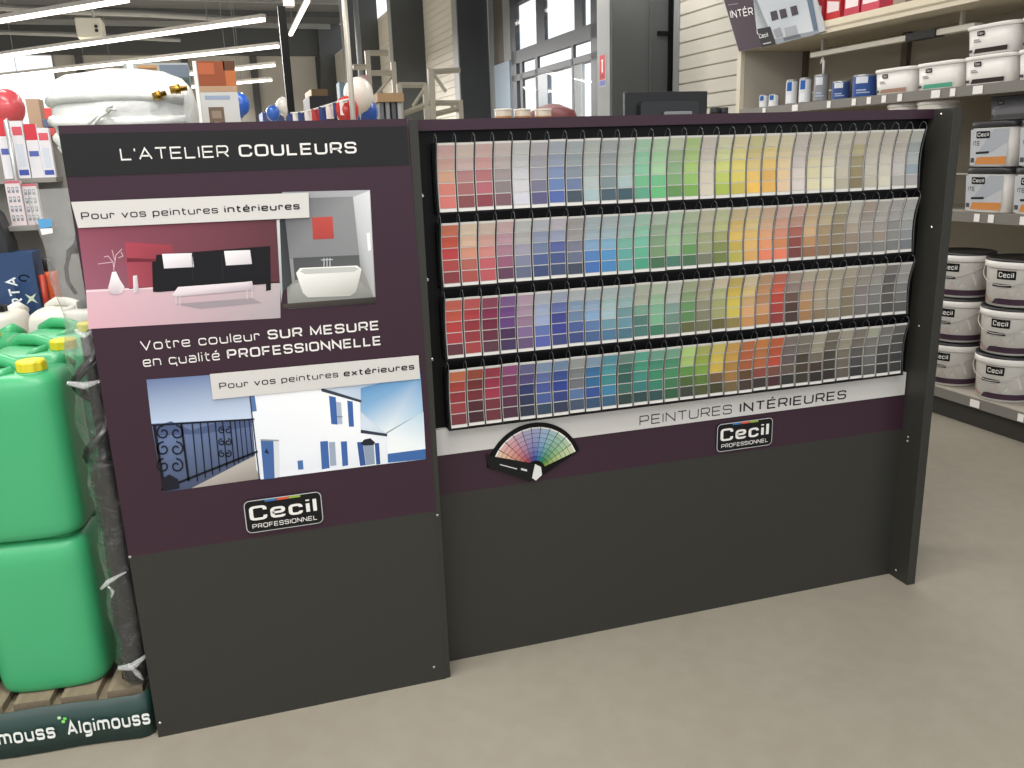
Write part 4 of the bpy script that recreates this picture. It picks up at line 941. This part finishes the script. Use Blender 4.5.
# bunting
bu = empty('bunting', 'blue, white and red bunting string hung from the dark post', 'bunting')
pts = [LP(x, y, l_) for x, y, l_ in ((291, 113, 9.15), (300, 112.5, 8.95), (312, 110, 8.7), (325, 106, 8.45), (338, 102, 8.2), (350, 99, 8.03))]
pts = [ND*p.x+UD*p.y+Vector((0, 0, p.z)) for p in pts]
MB().tube(pts, .012, 6).build('string', M_PLW, bu)
for i in range(9):
    a = i/9; k = a*(len(pts)-1); j = int(k); p = pts[j].lerp(pts[j+1], k-j); c = ('2b3f78', 'e8e4e0', '2b3f78', 'e8e4e0', 'b83a3a')[i % 5]
    MB().box(-.045, .045, -.002, .002, -.16, 0).build('pennant', mat('pn_'+c, c, .6), bu, p, BA)
# white pallet-rack frames by the far wall
M_RACK = mat('cream_rack', 'b8b2a2', .5)
def frame(name, label, l, posts, beams, braces=()):
    e = empty(name, label, 'rack', (0, 0, 0), BA)
    for x, y in posts:
        P = LP(x, y, l); MB().box(P.x-.04, P.x+.04, l-.04, l+.04, 0, P.z).build('rack_post', M_RACK, e)
    for p, q in beams:
        A, B = LP(*p, l), LP(*q, l); MB().tube([A, B], .045, 4).build('beam', M_RACK, e)
    for p, q in braces:
        A, B = LP(*p, l), LP(*q, l); MB().tube([A, B], .028, 4).build('brace', M_RACK, e)
    return e
frame('rack_frame', 'tall cream rack frame against the dark wall behind the balloons', 12.5, [(367, 51), (393, 62)], [((367, 53), (388, 53)), ((370, 73), (393, 73)), ((353, 67), (367, 67))], [((372, 100), (392, 76))])
frame('rack_frame', 'cream rack frame with sloping beam in front of the white cladding', 12.0, [(399, 84), (425, 84), (430, 69)], [((399, 85), (426, 85)), ((400, 115), (431, 103))], [((413, 106), (425, 88)), ((431, 70), (446, 92))])
frame('rack_frame', 'low cream rack frame under the white cladding', 12.3, [(431, 72), (460, 100)], [((431, 72), (460, 70)), ((431, 103), (460, 103)), ((436, 114), (460, 108))], [((450, 104), (458, 112))])
def blk(name, label, cat, p0, p1, l, dep, c, zb=None):
    A, B = LP(*p0, l), LP(*p1, l); o = MB().box(A.x, B.x, l, l+dep, B.z if zb is None else zb, A.z).build(name, mat('bk_'+c, c, .6), rz=BA, bevel=.01); return tag(o, label, cat)
blk('pallet_load', 'kraft-topped stack of goods right of the balloons', 'goods', (377, 93), (404, 96), 11, .8, 'a88a66', LP(390, 102, 11).z)
for i, x in enumerate((382, 388, 394, 400)):
    blk('machine_box', '%s grey boxed machine under the kraft top right of the balloons' % ('first', 'second', 'third', 'fourth')[i], 'box', (x-2.7, 102), (x+2.7, 120), 11.05, .5, ('6a6c70', '8a8c90', '55585c', 'b0b0b0')[i], 0)
blk('carton_box', 'brown carton on dark goods left of the balloons', 'box', (311, 89), (328, 96), 14, 1, '7a6448')
blk('dark_goods', 'dark pile of goods under the brown carton left of the balloons', 'goods', (309, 96), (337, 120), 14, 1, '2a2a2e', 0)
blk('water_bottle', 'blue-grey drum left of the silver pole', 'drum', (339, 82), (346, 100), 11.5, .3, '6a8290', 0)
blk('display_card', 'small red and white card behind the silver pole', 'card', (361, 75), (369, 84), 11.9, .05, 'c8a0a0', 0)
blk('far_goods', 'row of blue boxes far behind the small blue balloons', 'goods', (262, 112), (288, 120), 16, 1, '3a4468', 0)

# ================================================================ COUNTER WITH MONITOR (behind the colour stand)
ct = empty('tinting_counter', 'grey counter hidden behind the colour chart stand', 'counter', (1.4, 1.7, 0))
pbuild(MB().box(.55, 2.0, 1.35, 2.1, 1.36, 1.40), 'worktop', M_GS, ct); pbuild(MB().box(.6, 1.95, 1.4, 2.05, 0, 1.36), 'body', M_GS, ct)
A, B = YP(625, 92, 1.5), YP(708, 116, 1.5)
mo = empty('monitor', 'black computer monitor seen from behind above the colour stand', 'monitor', ((A.x+B.x)/2, 1.5, 1.40))
xa, xb, zt_ = A.x, YP(707.5, 100, 1.5).x, A.z
pbuild(MB().box(xa, xb, 1.5, 1.525, 1.47, zt_), 'housing', M_BLKPL, mo, bevel=.004)
pts_ = rrect(xa+.06, xb-.05, 1.49, zt_-.045, .02); n = len(pts_)
mb = MB().loft([[(x, 1.5, z) for x, z in pts_], [(x+( .008 if x < (xa+xb)/2 else -.008), 1.475, z) for x, z in pts_]]); pbuild(mb, 'rear_bulge', mat('satin_black', '1d1e20', .3), mo)
pbuild(MB().box((xa+xb)/2-.03, (xa+xb)/2+.11, 1.455, 1.475, 1.52, YP(670, 111.5, 1.46).z), 'cable_cover', M_LGREY, mo, bevel=.004)
pbuild(MB().box((xa+xb)/2-.03, (xa+xb)/2+.03, 1.48, 1.5, 1.40, 1.5), 'neck', M_BLKPL, mo); pbuild(MB().box((xa+xb)/2-.1, (xa+xb)/2+.1, 1.42, 1.6, 1.40, 1.412), 'foot', M_BLKPL, mo)
# pots on a side rack
sr = empty('side_rack', 'steel rack behind the colour chart stand', 'rack', (1.5, 3.1, 0))
zsr = 1.665
pbuild(MB().box(.95, 1.95, 2.9, 3.5, zsr-.03, zsr), 'shelf', M_SHELF, sr)
for x in (.96, 1.91):
    for y in (2.91, 3.46): pbuild(MB().box(x, x+.03, y, y+.03, 0, zsr-.03), 'post', M_SHELF, sr)
def pot(P, r, h, label, body, bandc, lid, grp, name='paint_pot'):
    e = empty(name, label, 'paint pot', P, 0, grp)
    MB().lathe([(r*.94, 0), (r, .006), (r, h*.9), (r*.98, h*.92)], 28).build('body', mat('pot_'+body, body, .4), e, smooth=True)
    MB().lathe([(r*1.04, h*.9), (r*1.05, h*.93), (r*1.05, h*.985), (r*1.02, h)], 28).build('lid', mat('lid_'+lid, lid, .4), e, smooth=True)
    if bandc: MB().lathe([(r*1.008, h*.18), (r*1.008, h*.62)], 28, cap=False).build('label_band', mat('band_'+bandc, bandc, .5), e, smooth=True)
    return e
for px, lab in ((503, 'orange-banded white pot, leftmost behind the stand top'), (522, 'orange-banded white pot, middle one behind the stand top'), (543, 'orange-banded white pot in front of the maroon dome')):
    P = YP(px, 109, 3.0); pot((P.x, 3.0, zsr), .052, P.z-zsr, lab, 'd0c4b4', 'b07840', 'e4dccc', 'orange-banded pots')
P = YP(553, 103.5, 3.25); o = MB().lathe([(.17, 0), (.168, .06), (.15, .11), (.11, P.z-zsr-.03), (.05, P.z-zsr-.006), (.01, P.z-zsr)], 32).build('maroon_dome', mat('maroon_plastic', '6a3434', .5), loc=(P.x, 3.27, zsr), smooth=True); tag(o, 'maroon rounded dome behind the white pots', 'dome')
for px, lab in ((714.5, 'small dark pot right of the monitor, left one'), (723.5, 'small dark pot right of the monitor, next to the shelf end')):
    P = YP(px, 107.5, 1.9); pot((P.x, 1.9, 1.40), .024, P.z-1.40, lab, '3a3c3c', '6a6c68', '2a2c2c', 'dark pots by the monitor')
ex = empty('extinguisher_sign', 'red fire extinguisher sign with blue foot on the light grey column', 'sign', (0, 0, 0), BA)
l0 = cols_l[0]; ax = LP(612, 90, l0).x
sA = AP(599.5, 56, ax-.014); sB = AP(605.8, 86, ax-.014)
MB().box(ax-.018, ax-.0125, min(sA.y, sB.y), max(sA.y, sB.y), sB.z, sA.z).build('plate', mat('sign_white', 'd8d4d4', .4), ex)
mb = MB(); ya, yb = max(sA.y, sB.y), min(sA.y, sB.y); hh = sA.z-sB.z
for v0, v1, u0, u1, c, k in ((.0, .78, .04, .96, 'c02c34', 1), (.8, .98, .04, .96, '6a74b8', 1), (.2, .55, .42, .6, 'f0e8e8', 2), (.14, .2, .36, .66, 'f0e8e8', 2), (.62, .72, .2, .8, '8a2028', 2)):
    mb.add([(ax-.0185-.001*k, ya+(yb-ya)*u, sA.z-hh*v) for u, v in ((u0, v1), (u1, v1), (u1, v0), (u0, v0))], [(0, 1, 2, 3)], 0, hexc(c))
mb.build('print', PRINT, ex, col=True)

# ================================================================ PAINT SHELVING (right)
gd = empty('paint_shelving', 'cream steel shelving bay filled with paint tubs and buckets', 'shelving', (0, 0, 0), BA)
A0, AB, L0, L1 = 3.30, 3.86, -1.1, 3.39
M_BACKP = mat('beige_back_panel', '9c9280', .55)
for i, (a, b_) in enumerate(((L0, .05), (.06, 1.2), (1.21, 2.35), (2.36, L1-.03))):
    for z0, z1 in ((.16, .72), (.73, 1.3), (1.31, 1.88), (1.89, 2.7)):
        MB().box(AB, AB+.02, a+.004, b_-.004, z0, z1).build('back_panel', M_BACKP, gd)
for l in (L0, .03, 1.18, 2.33, L1-.06):
    MB().box(AB-.035, AB, l, l+.05, 0, 2.7).build('upright', mat('upright_brown', '5c5244', .5), gd)
MB().box(A0+.02, AB, L1-.025, L1, 0, 2.2).build('end_panel', M_SHELF, gd)
MB().box(A0-.015, A0+.02, L1-.03, L1+.015, 0, 2.62).build('end_post', mat('cream_post', 'cfc6b2', .5), gd)
def shelf(z, a0, rail, name='shelf_board', under=M_SHELF):
    MB().box(a0, AB, L0, L1-.03, z-.03, z).build(name, M_SHELF, gd)
    MB().box(a0-.012, a0-.0005, L0, L1-.02, z-.048, z+.004).build('price_rail', rail, gd)
shelf(.162, 3.265, M_SHELFG); shelf(1.132, A0, M_SHELFG); shelf(1.772, A0, M_SHELFG); shelf(2.25, A0, mat('cream_rail', 'd8cdb4', .5))
MB().box(3.29, 3.30, L0, L1, 0, .13).build('kick_plate', mat('kick_dark', '2e2c28', .6), gd)
MB().box(A0-.012, AB, L0, L1-.02, 2.18, 2.216).build('canopy', mat('canopy_cream', 'd0c6b0', .5), gd)
p0, p1 = AP(815, 57, 3.5), AP(980, 25, 3.5)
lt = MB().box(3.46, 3.52, p1.y, p0.y, 2.075, 2.105).build('lamp_strip', mat('pale_strip', 'd8d2c4', .4), gd)
q0, q1 = AP(912, 39, 3.5), AP(942, 31, 3.5); MB().box(3.45, 3.525, q1.y, q0.y, 2.07, 2.11).build('lamp_clip', M_BLKPL, gd)
for y in (p1.y+.1, p0.y-.1): MB().box(3.48, 3.5, y, y+.02, 2.105, 2.18).build('lamp_hanger', M_SHELF, gd)
# price tags on the rails
for i, (px, py, a) in enumerate(((764, 113, 0), (795, 108, 0), (829, 104, 0), (854, 101, 0), (869, 100, 0), (884, 98.5, 0), (900, 96, 0), (936, 91, 0), (953, 90, 0), (978, 89, 0), (977, 217, 0), (991, 219, 0), (1023, 221, 0), (975, 402, 1), (1021, 416, 1))):
    aa = (3.265 if a else A0)-.0135; P = AP(px, py, aa); wd = .06 if i in (7, 1, 13, 9) else .034
    zz = (.139 if a else (1.109 if py > 150 else 1.749))
    tg = MB().box(aa-.002, aa, P.y-wd/2, P.y+wd/2, zz-.02, zz+.02).build('price_tag', M_TAGW, gd)
# poster on the canopy corner: leaning board with photo
po = empty('header_poster', 'aubergine header poster with a bedroom photo leaning on the shelf canopy', 'poster', (0, 0, 0), BA)
aP = A0-.03
def pq(x, y, k=0): v = AP(x, y, aP-.001*k); return (v.x, v.y, v.z)
pts = [(739, 52), (825, 31), (812, -14), (720, -10)]
bk = [AP(x, y, aP+.012) for x, y in pts]; fr = [Vector(pq(x, y)) for x, y in pts]
bk = [v+Vector((.012, 0, 0)) for v in fr]
MB().add(fr+bk, [(0, 1, 2, 3), (7, 6, 5, 4)]+[(i, 4+i, 4+(i+1) % 4, (i+1) % 4) for i in range(4)]).build('board', mat('poster_grey', 'b0b4b8', .4), po)
mb = MB()
def pf(pts, c, k): mb.add([pq(x, y, k) for x, y in pts], [tuple(range(len(pts)))], 0, [hexc(q) for q in c] if isinstance(c, list) else hexc(c))
pf([(739, 51.5), (775, 44.5), (752, -12), (721, -10)], '3a2836', 1)
pf([(757, 34), (776, 44), (814, 35), (804, -13), (752, -12)], ['c4ccd0', 'b8bec4', 'ccd0d4', 'a8b0b8', 'b4bcc2'], 1)
pf([(770, 40), (818, 30), (820, 33), (776, 44.5)], '8a9098', 2); pf([(804, -13), (810, -13), (818, 30), (814, 32)], '5a6a80', 2)
for x, y in ((770, 11), (779, 9), (790, 6)): pf([(x, y+1), (x+6.5, y-.8), (x+8.5, y+8), (x+2, y+10)], '3a3038', 3)
pf([(773, 30), (780, 27), (783, 36), (776, 38)], '8a8e92', 3); pf([(783, 38), (800, 34), (801, 37), (784, 41)], '5a5e64', 3); pf([(784, 28), (796, 25), (798, 34), (786, 37)], '9a9ea4', 3)
pf([(757, 29), (770, 26.5), (776, 44.5), (762, 47.5)], '101012', 4)
def pmap(u, v):      # local text frame along the poster edge
    x = 731+u*22; y = 18.5-u*3.6-v*9
    return pq(x+v*-1.6, y, 5)
put2d(mb, text2d([('INTÉR', .2)], 0, 1.02, 0, .85), pmap, hexc('e8e6e8'))
put2d(mb, text2d([('Cecil', .28)], 0, .4, 0, .42), lambda u, v: pq(759.5+u*22-v*2, 38.3-u*4-v*10, 5), hexc('e0e0e0'))
pf([(763, 43.5), (771, 41.7), (771.2, 42.7), (763.2, 44.5)], 'c0c0c0', 5); pf([(728, 4.5), (738, 3), (738.2, 4), (728.2, 5.5)], '7a6a76', 5)
mb.build('print', PRINT, po, col=True)

def hw(a, l, z): return ND*a+UD*l+Vector((0, 0, z))
LABM = {}
def rect_tub(a, l, z, w_, d_, h, bandc, label, grp, orange=False, lid='e6e3de', body='dcd9d4', name='paint_tub', logo_on=True):
    """rounded rectangular tub; its label side faces the aisle (-a)"""
    e = empty(name, label, 'paint tub', hw(a+d_/2, l, z), BA, grp)
    pr_ = [(.90, 0), (.93, .004), (1.0, h*.86)]
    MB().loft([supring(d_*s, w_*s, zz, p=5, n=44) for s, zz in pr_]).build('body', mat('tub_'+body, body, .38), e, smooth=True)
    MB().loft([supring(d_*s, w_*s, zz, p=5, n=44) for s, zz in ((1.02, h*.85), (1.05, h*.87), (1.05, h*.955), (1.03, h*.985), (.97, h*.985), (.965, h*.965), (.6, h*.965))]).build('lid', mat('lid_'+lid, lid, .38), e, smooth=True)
    mb = MB()
    def face(u, v, k=0): # u: 0 far end .. 1 near end (towards the viewer's right), v: 0 bottom..1 top of body
        s = .93+.07*v; uu = (.5-u)*w_*.86*s
        return (-d_/2*s-.0012-.0005*k, uu, .004+v*h*.82)
    def P(pts, k, c): mb.add([face(u, v, k) for u, v in pts], [tuple(range(len(pts)))], 0, hexc(c) if isinstance(c, str) else c)
    if orange: P([(0, .02), (1, .02), (1, .98), (0, .98)], 0, 'b9bcc0'); P([(.45, .3), (1, .62), (1, .98), (.62, .98), (.2, .35)], 1, 'a6abb2')
    P([(.16, .06), (1.0, .06), (1.0, .24), (.2, .24)] if not orange else [(.14, .05), (1, .05), (1, .26), (.2, .24)], 2, bandc)
    P([(.02, .1), (.12, .1), (.12, .22), (.02, .22)], 2, '4a4c50')
    if orange: P([(.16, .32), (.52, .34), (.52, .40), (.16, .38)], 2, '202226')
    if logo_on:
        lx0, lx1, lz0, lz1 = (.16, .52, .74, .93) if orange else (.24, .42, .74, .93)
        P(rrect(lx0, lx1, lz0, lz1, .025), 3, '121314')
        put2d(mb, text2d([('Cecil', .22)], lx0+.03, lx1-.03, lz0+.05, (lz1-lz0)*.52), lambda u, v: face(u, v, 4), WHITE)
        if orange: put2d(mb, text2d([('ITE', .2)], .08, .26, .55, .12), lambda u, v: face(u, v, 4), hexc('2c2e32'))
        else:
            P([(.16, .5), (.34, .5), (.34, .54), (.16, .54)], 3, '8a8c90'); P([(.16, .57), (.3, .57), (.3, .62), (.16, .62)], 3, '9a9c9e')
    mb.build('label_print', PRINT, e, col=True)
    return e
W3 = .295
for l, c, z, lab in ((1.905, '9a7a68', 1.772, 'white paint tub with dull brown band on the upper shelf'), (1.58, '4a9a80', 1.772, 'white paint tub with green band on the upper shelf'),
                     (1.26, '2e2624', 1.772, 'white paint tub with dark band on the upper shelf, under another tub'), (1.26, '2e2624', 1.920, 'white paint tub with dark band stacked on top of another tub'),
                     (.94, '2e2624', 1.772, 'white paint tub cut by the right picture edge, lower of two'), (.94, '2e2624', 1.920, 'white paint tub cut by the right picture edge, upper of two')):
    rect_tub(3.32, l, z, W3, .21, .148, c, lab, 'white tubs on the upper shelf')
for l in (1.19, .895):
    for k in range(2):
        e = ('left' if l > 1 else 'right')
        rect_tub(3.325, l, 1.134+k*.231, .27, .25, .230, 'c8864a', 'grey paint tub with orange band, %s of the %s stack' % ('upper' if k else 'lower', e), 'orange-banded tubs', True, lid='2a2b2d')
    rect_tub(3.42, l, 1.134+.463, .25, .2, .12, '5a5a5a', 'tub tinted grey for the shade, on top of the %s orange-banded stack' % ('left' if l > 1 else 'right'), 'orange-banded tubs', False, lid='3a3b3d', body='77777a')  # shelf shade put into this tub's darker grey colours
for l, nm in ((1.86, 'left'), (1.635, 'right')):
    for k in range(3):
        pot(hw(3.42, l, 1.134+k*.195), .105, .194, '%s round pot with white lid, %s stack behind the stand\'s end post' % (['lowest', 'middle', 'top'][k], nm), 'cfcac2', '8a8a88', 'dedad2', 'round pots behind the end post')
# buckets on the base shelf
def bucket(a, l, z, label, grp):
    e = empty('paint_bucket', label, 'bucket', hw(a, l, z), BA, grp); R0, R1, h = .136, .155, .250
    MB().lathe([(R0-.006, 0), (R0, .005), (R1-.006, h*.80), (R1-.006, h*.82)], 40).build('body', mat('bucket_body', 'c9c6c0', .36), e, smooth=True)
    MB().lathe([(R1+.001, h*.80), (R1+.004, h*.81), (R1+.004, h*.93), (R1, h*.94)], 40).build('rim', mat('bucket_rim', 'e4e1dc', .35), e, smooth=True)
    MB().lathe([(R1+.001, h*.925), (R1+.003, h*.94), (R1+.002, h*.985), (R1-.01, h*.992), (R1-.012, h*.965), (.02, h*.965)], 40).build('lid', mat('bucket_lid', '2a2a2c', .4), e, smooth=True)
    mb = MB()
    def cyl(u, v, k=0):   # u metres round the wall, v height fraction
        r = R0+(R1-.006-R0)*v/.8+.0012+.0005*k; th = math.pi+u/R0*1.0+.55
        return (r*math.cos(th), r*math.sin(th), v*h)
    def quadstrip(u0, u1, v0f, v1f, c, k, n=8):
        for i in range(n):
            a0, a1 = u0+(u1-u0)*i/n, u0+(u1-u0)*(i+1)/n
            mb.add([cyl(a0, v0f(i/n), k), cyl(a1, v0f((i+1)/n), k), cyl(a1, v1f((i+1)/n), k), cyl(a0, v1f(i/n), k)], [(0, 1, 2, 3)], 0, hexc(c))
    quadstrip(-.10, .17, lambda t: .06, lambda t: .06+.12*min(1, t*12), '43303e', 1, 14)
    quadstrip(-.17, -.105, lambda t: .07, lambda t: .20-.1*t, 'a88a80', 1, 4)
    quadstrip(-.075, .01, lambda t: .58, lambda t: .76, '141516', 2, 6)
    put2d(mb, text2d([('Cecil', .31)], -.066, .001, .62, .105), lambda u, v: cyl(u, v, 4), WHITE)
    quadstrip(-.10, -.005, lambda t: .42, lambda t: .48, '1c1d20', 2, 5)
    for (u0, v0), (u1, v1), (u2, v2), c in (((.02, .25), (.10, .3), (.07, .62), 'd8d5cf'), ((.0, .2), (.06, .22), (.03, .44), 'bbb7b0'), ((.09, .22), (.16, .25), (.15, .55), 'd4d0ca'), ((-.05, .2), (.0, .2), (-.02, .36), 'bdb2ac')):
        mb.add([cyl(u0, v0, 1), cyl(u1, v1, 1), cyl(u2, v2, 1)], [(0, 1, 2)], 0, hexc(c))
    mb.build('label_print', PRINT, e, col=True)
    hp_ = [(( R1+.006)*math.cos(th)*1.0, (R1+.006)*math.sin(th), h*.80-.085*math.sin((th-math.pi*.62)/(math.pi*.9)*math.pi)) for th in [math.pi*.62+math.pi*.9*i/16 for i in range(17)]]
    MB().tube(hp_, .0022, 5).build('wire_handle', mat('handle_grey', 'b8b6b0', .4), e, smooth=True)
    return e
for (l, a, nm) in ((1.01, 3.43, 'right'), (1.37, 3.44, 'left')):
    for k in range(3):
        nmv = {'right': 'right-hand stack on the bottom shelf', 'left': 'stack half hidden by the stand\'s end post', 'edge': 'stack outside the right picture edge'}[nm]
        bucket(a, l,   .163+k*.251, 'white paint bucket, %s of the %s' % (['lowest', 'middle', 'topmost'][k], nmv), 'paint buckets on the bottom shelf')
# small tins on the upper shelf
def tin(px, l, r, h, c, label, handle=False):
    e = empty('paint_tin', label, 'tin', hw(3.31+r, l, 1.7725), BA, 'small tins on the upper shelf')
    MB().lathe([(r, 0), (r, h*.94), (r*.97, h*.95), (r*.97, h), (r*.6, h*.985)], 28).build('can', mat('tin_grey', '8a8c8e', .35, .4), e, smooth=True)
    mb = MB()
    def cy(u, v, k=0): th = math.pi+.75+u; return ((r+.0008+.0004*k)*math.cos(th), (r+.0008+.0004*k)*math.sin(th), v*h)
    for i in range(16):
        a0, a1 = -1.2+.15*i, -1.2+.15*(i+1)
        mb.add([cy(a0, .06), cy(a1, .06), cy(a1, .92), cy(a0, .92)], [(0, 1, 2, 3)], 0, hexc('d8dadc' if c == 'pale' else c))
    for (u0, u1, v0, v1, cc) in ((-.8, .1, .55, .9, '2a5ea8'), (-.75, .05, .1, .4, 'e6e8ea')) if c == 'pale' else ((-.7, .3, .62, .9, 'd8dce4'), (-.6, .2, .3, .36, 'a8b4cc'), (-.6, .5, .2, .25, 'a8b4cc')):
        for i in range(8):
            ua, ub_ = u0+(u1-u0)*i/8, u0+(u1-u0)*(i+1)/8
            mb.add([cy(ua, v0, 2), cy(ub_, v0, 2), cy(ub_, v1, 2), cy(ua, v1, 2)], [(0, 1, 2, 3)], 0, hexc(cc))
    mb.build('label_print', PRINT, e, col=True)
    if handle: MB().tube([(-r*.2, -r*.5, h), (-r*.2, -r*.5, h+.08), (-r*.1, -r*.1, h+.10), (0, r*.3, h+.07)], .008, 7).build('handle', M_PLW, e, smooth=True)
    return e
for (l, r, h, c, lab, hd) in ((3.14, .032, .09, 'pale', 'small pale tin at the far end of the upper shelf', 0), (3.03, .036, .085, 'pale', 'second small pale tin from the far shelf end', 0), (2.84, .040, .165, 'pale', 'tall pale tin with blue top, left of two', 0),
                              (2.70, .040, .165, 'pale', 'tall pale tin with blue top, right of two', 0), (2.55, .046, .17, '8a8c90', 'tall grey tin with a white handle on top', 1), (2.37, .055, .115, '3a5088', 'short blue paint tin with pale lettering on the upper shelf', 0), (2.18, .072, .135, '31508e', 'wide blue paint tin beside the brown-banded tub', 0)):
    tin(0, l, r, h, c, lab, hd)
o = MB().lathe([(.05, 0), (.05, .13), (.045, .135)], 24).build('dark_tin', mat('tin_dark', '4a4c4c', .4), loc=hw(3.55, 2.44, 1.7725), smooth=True); tag(o, 'dark tin standing behind the short blue one', 'tin')
# red and white packs above the canopy
for i, (px0, px1, c, lab) in enumerate(((815, 824, 'b8323c', 'narrow red pack on the top shelf right of the poster'), (826, 841, 'c23a3a', 'red pack with white band on the top shelf'), (844, 860, 'b83048', 'crimson pack, middle of the top shelf'), (861, 880, 'c03a50', 'crimson pack on the top shelf toward the right'))):
    A, B = AP(px0, 12, A0+.03), AP(px1, 10, A0+.03)
    e = empty('top_pack', lab, 'package', hw(0, 0, 0), BA); zb = 2.254
    MB().box(A0+.03, A0+.13, B.y+.01, A.y, zb, zb+.22).build('carton', mat('pk_'+c, c, .5), e)
    mb = MB(); mb.add([(A0+.029, A.y-.01, zb+.05), (A0+.029, B.y+.02, zb+.05), (A0+.029, B.y+.02, zb+.10), (A0+.029, A.y-.01, zb+.12)], [(0, 1, 2, 3)], 0, hexc('ecdcdc')); mb.build('print', PRINT, e, col=True)
for o in bpy.data.objects:
    if o.type == 'MESH' and o.name.startswith('print'): pass
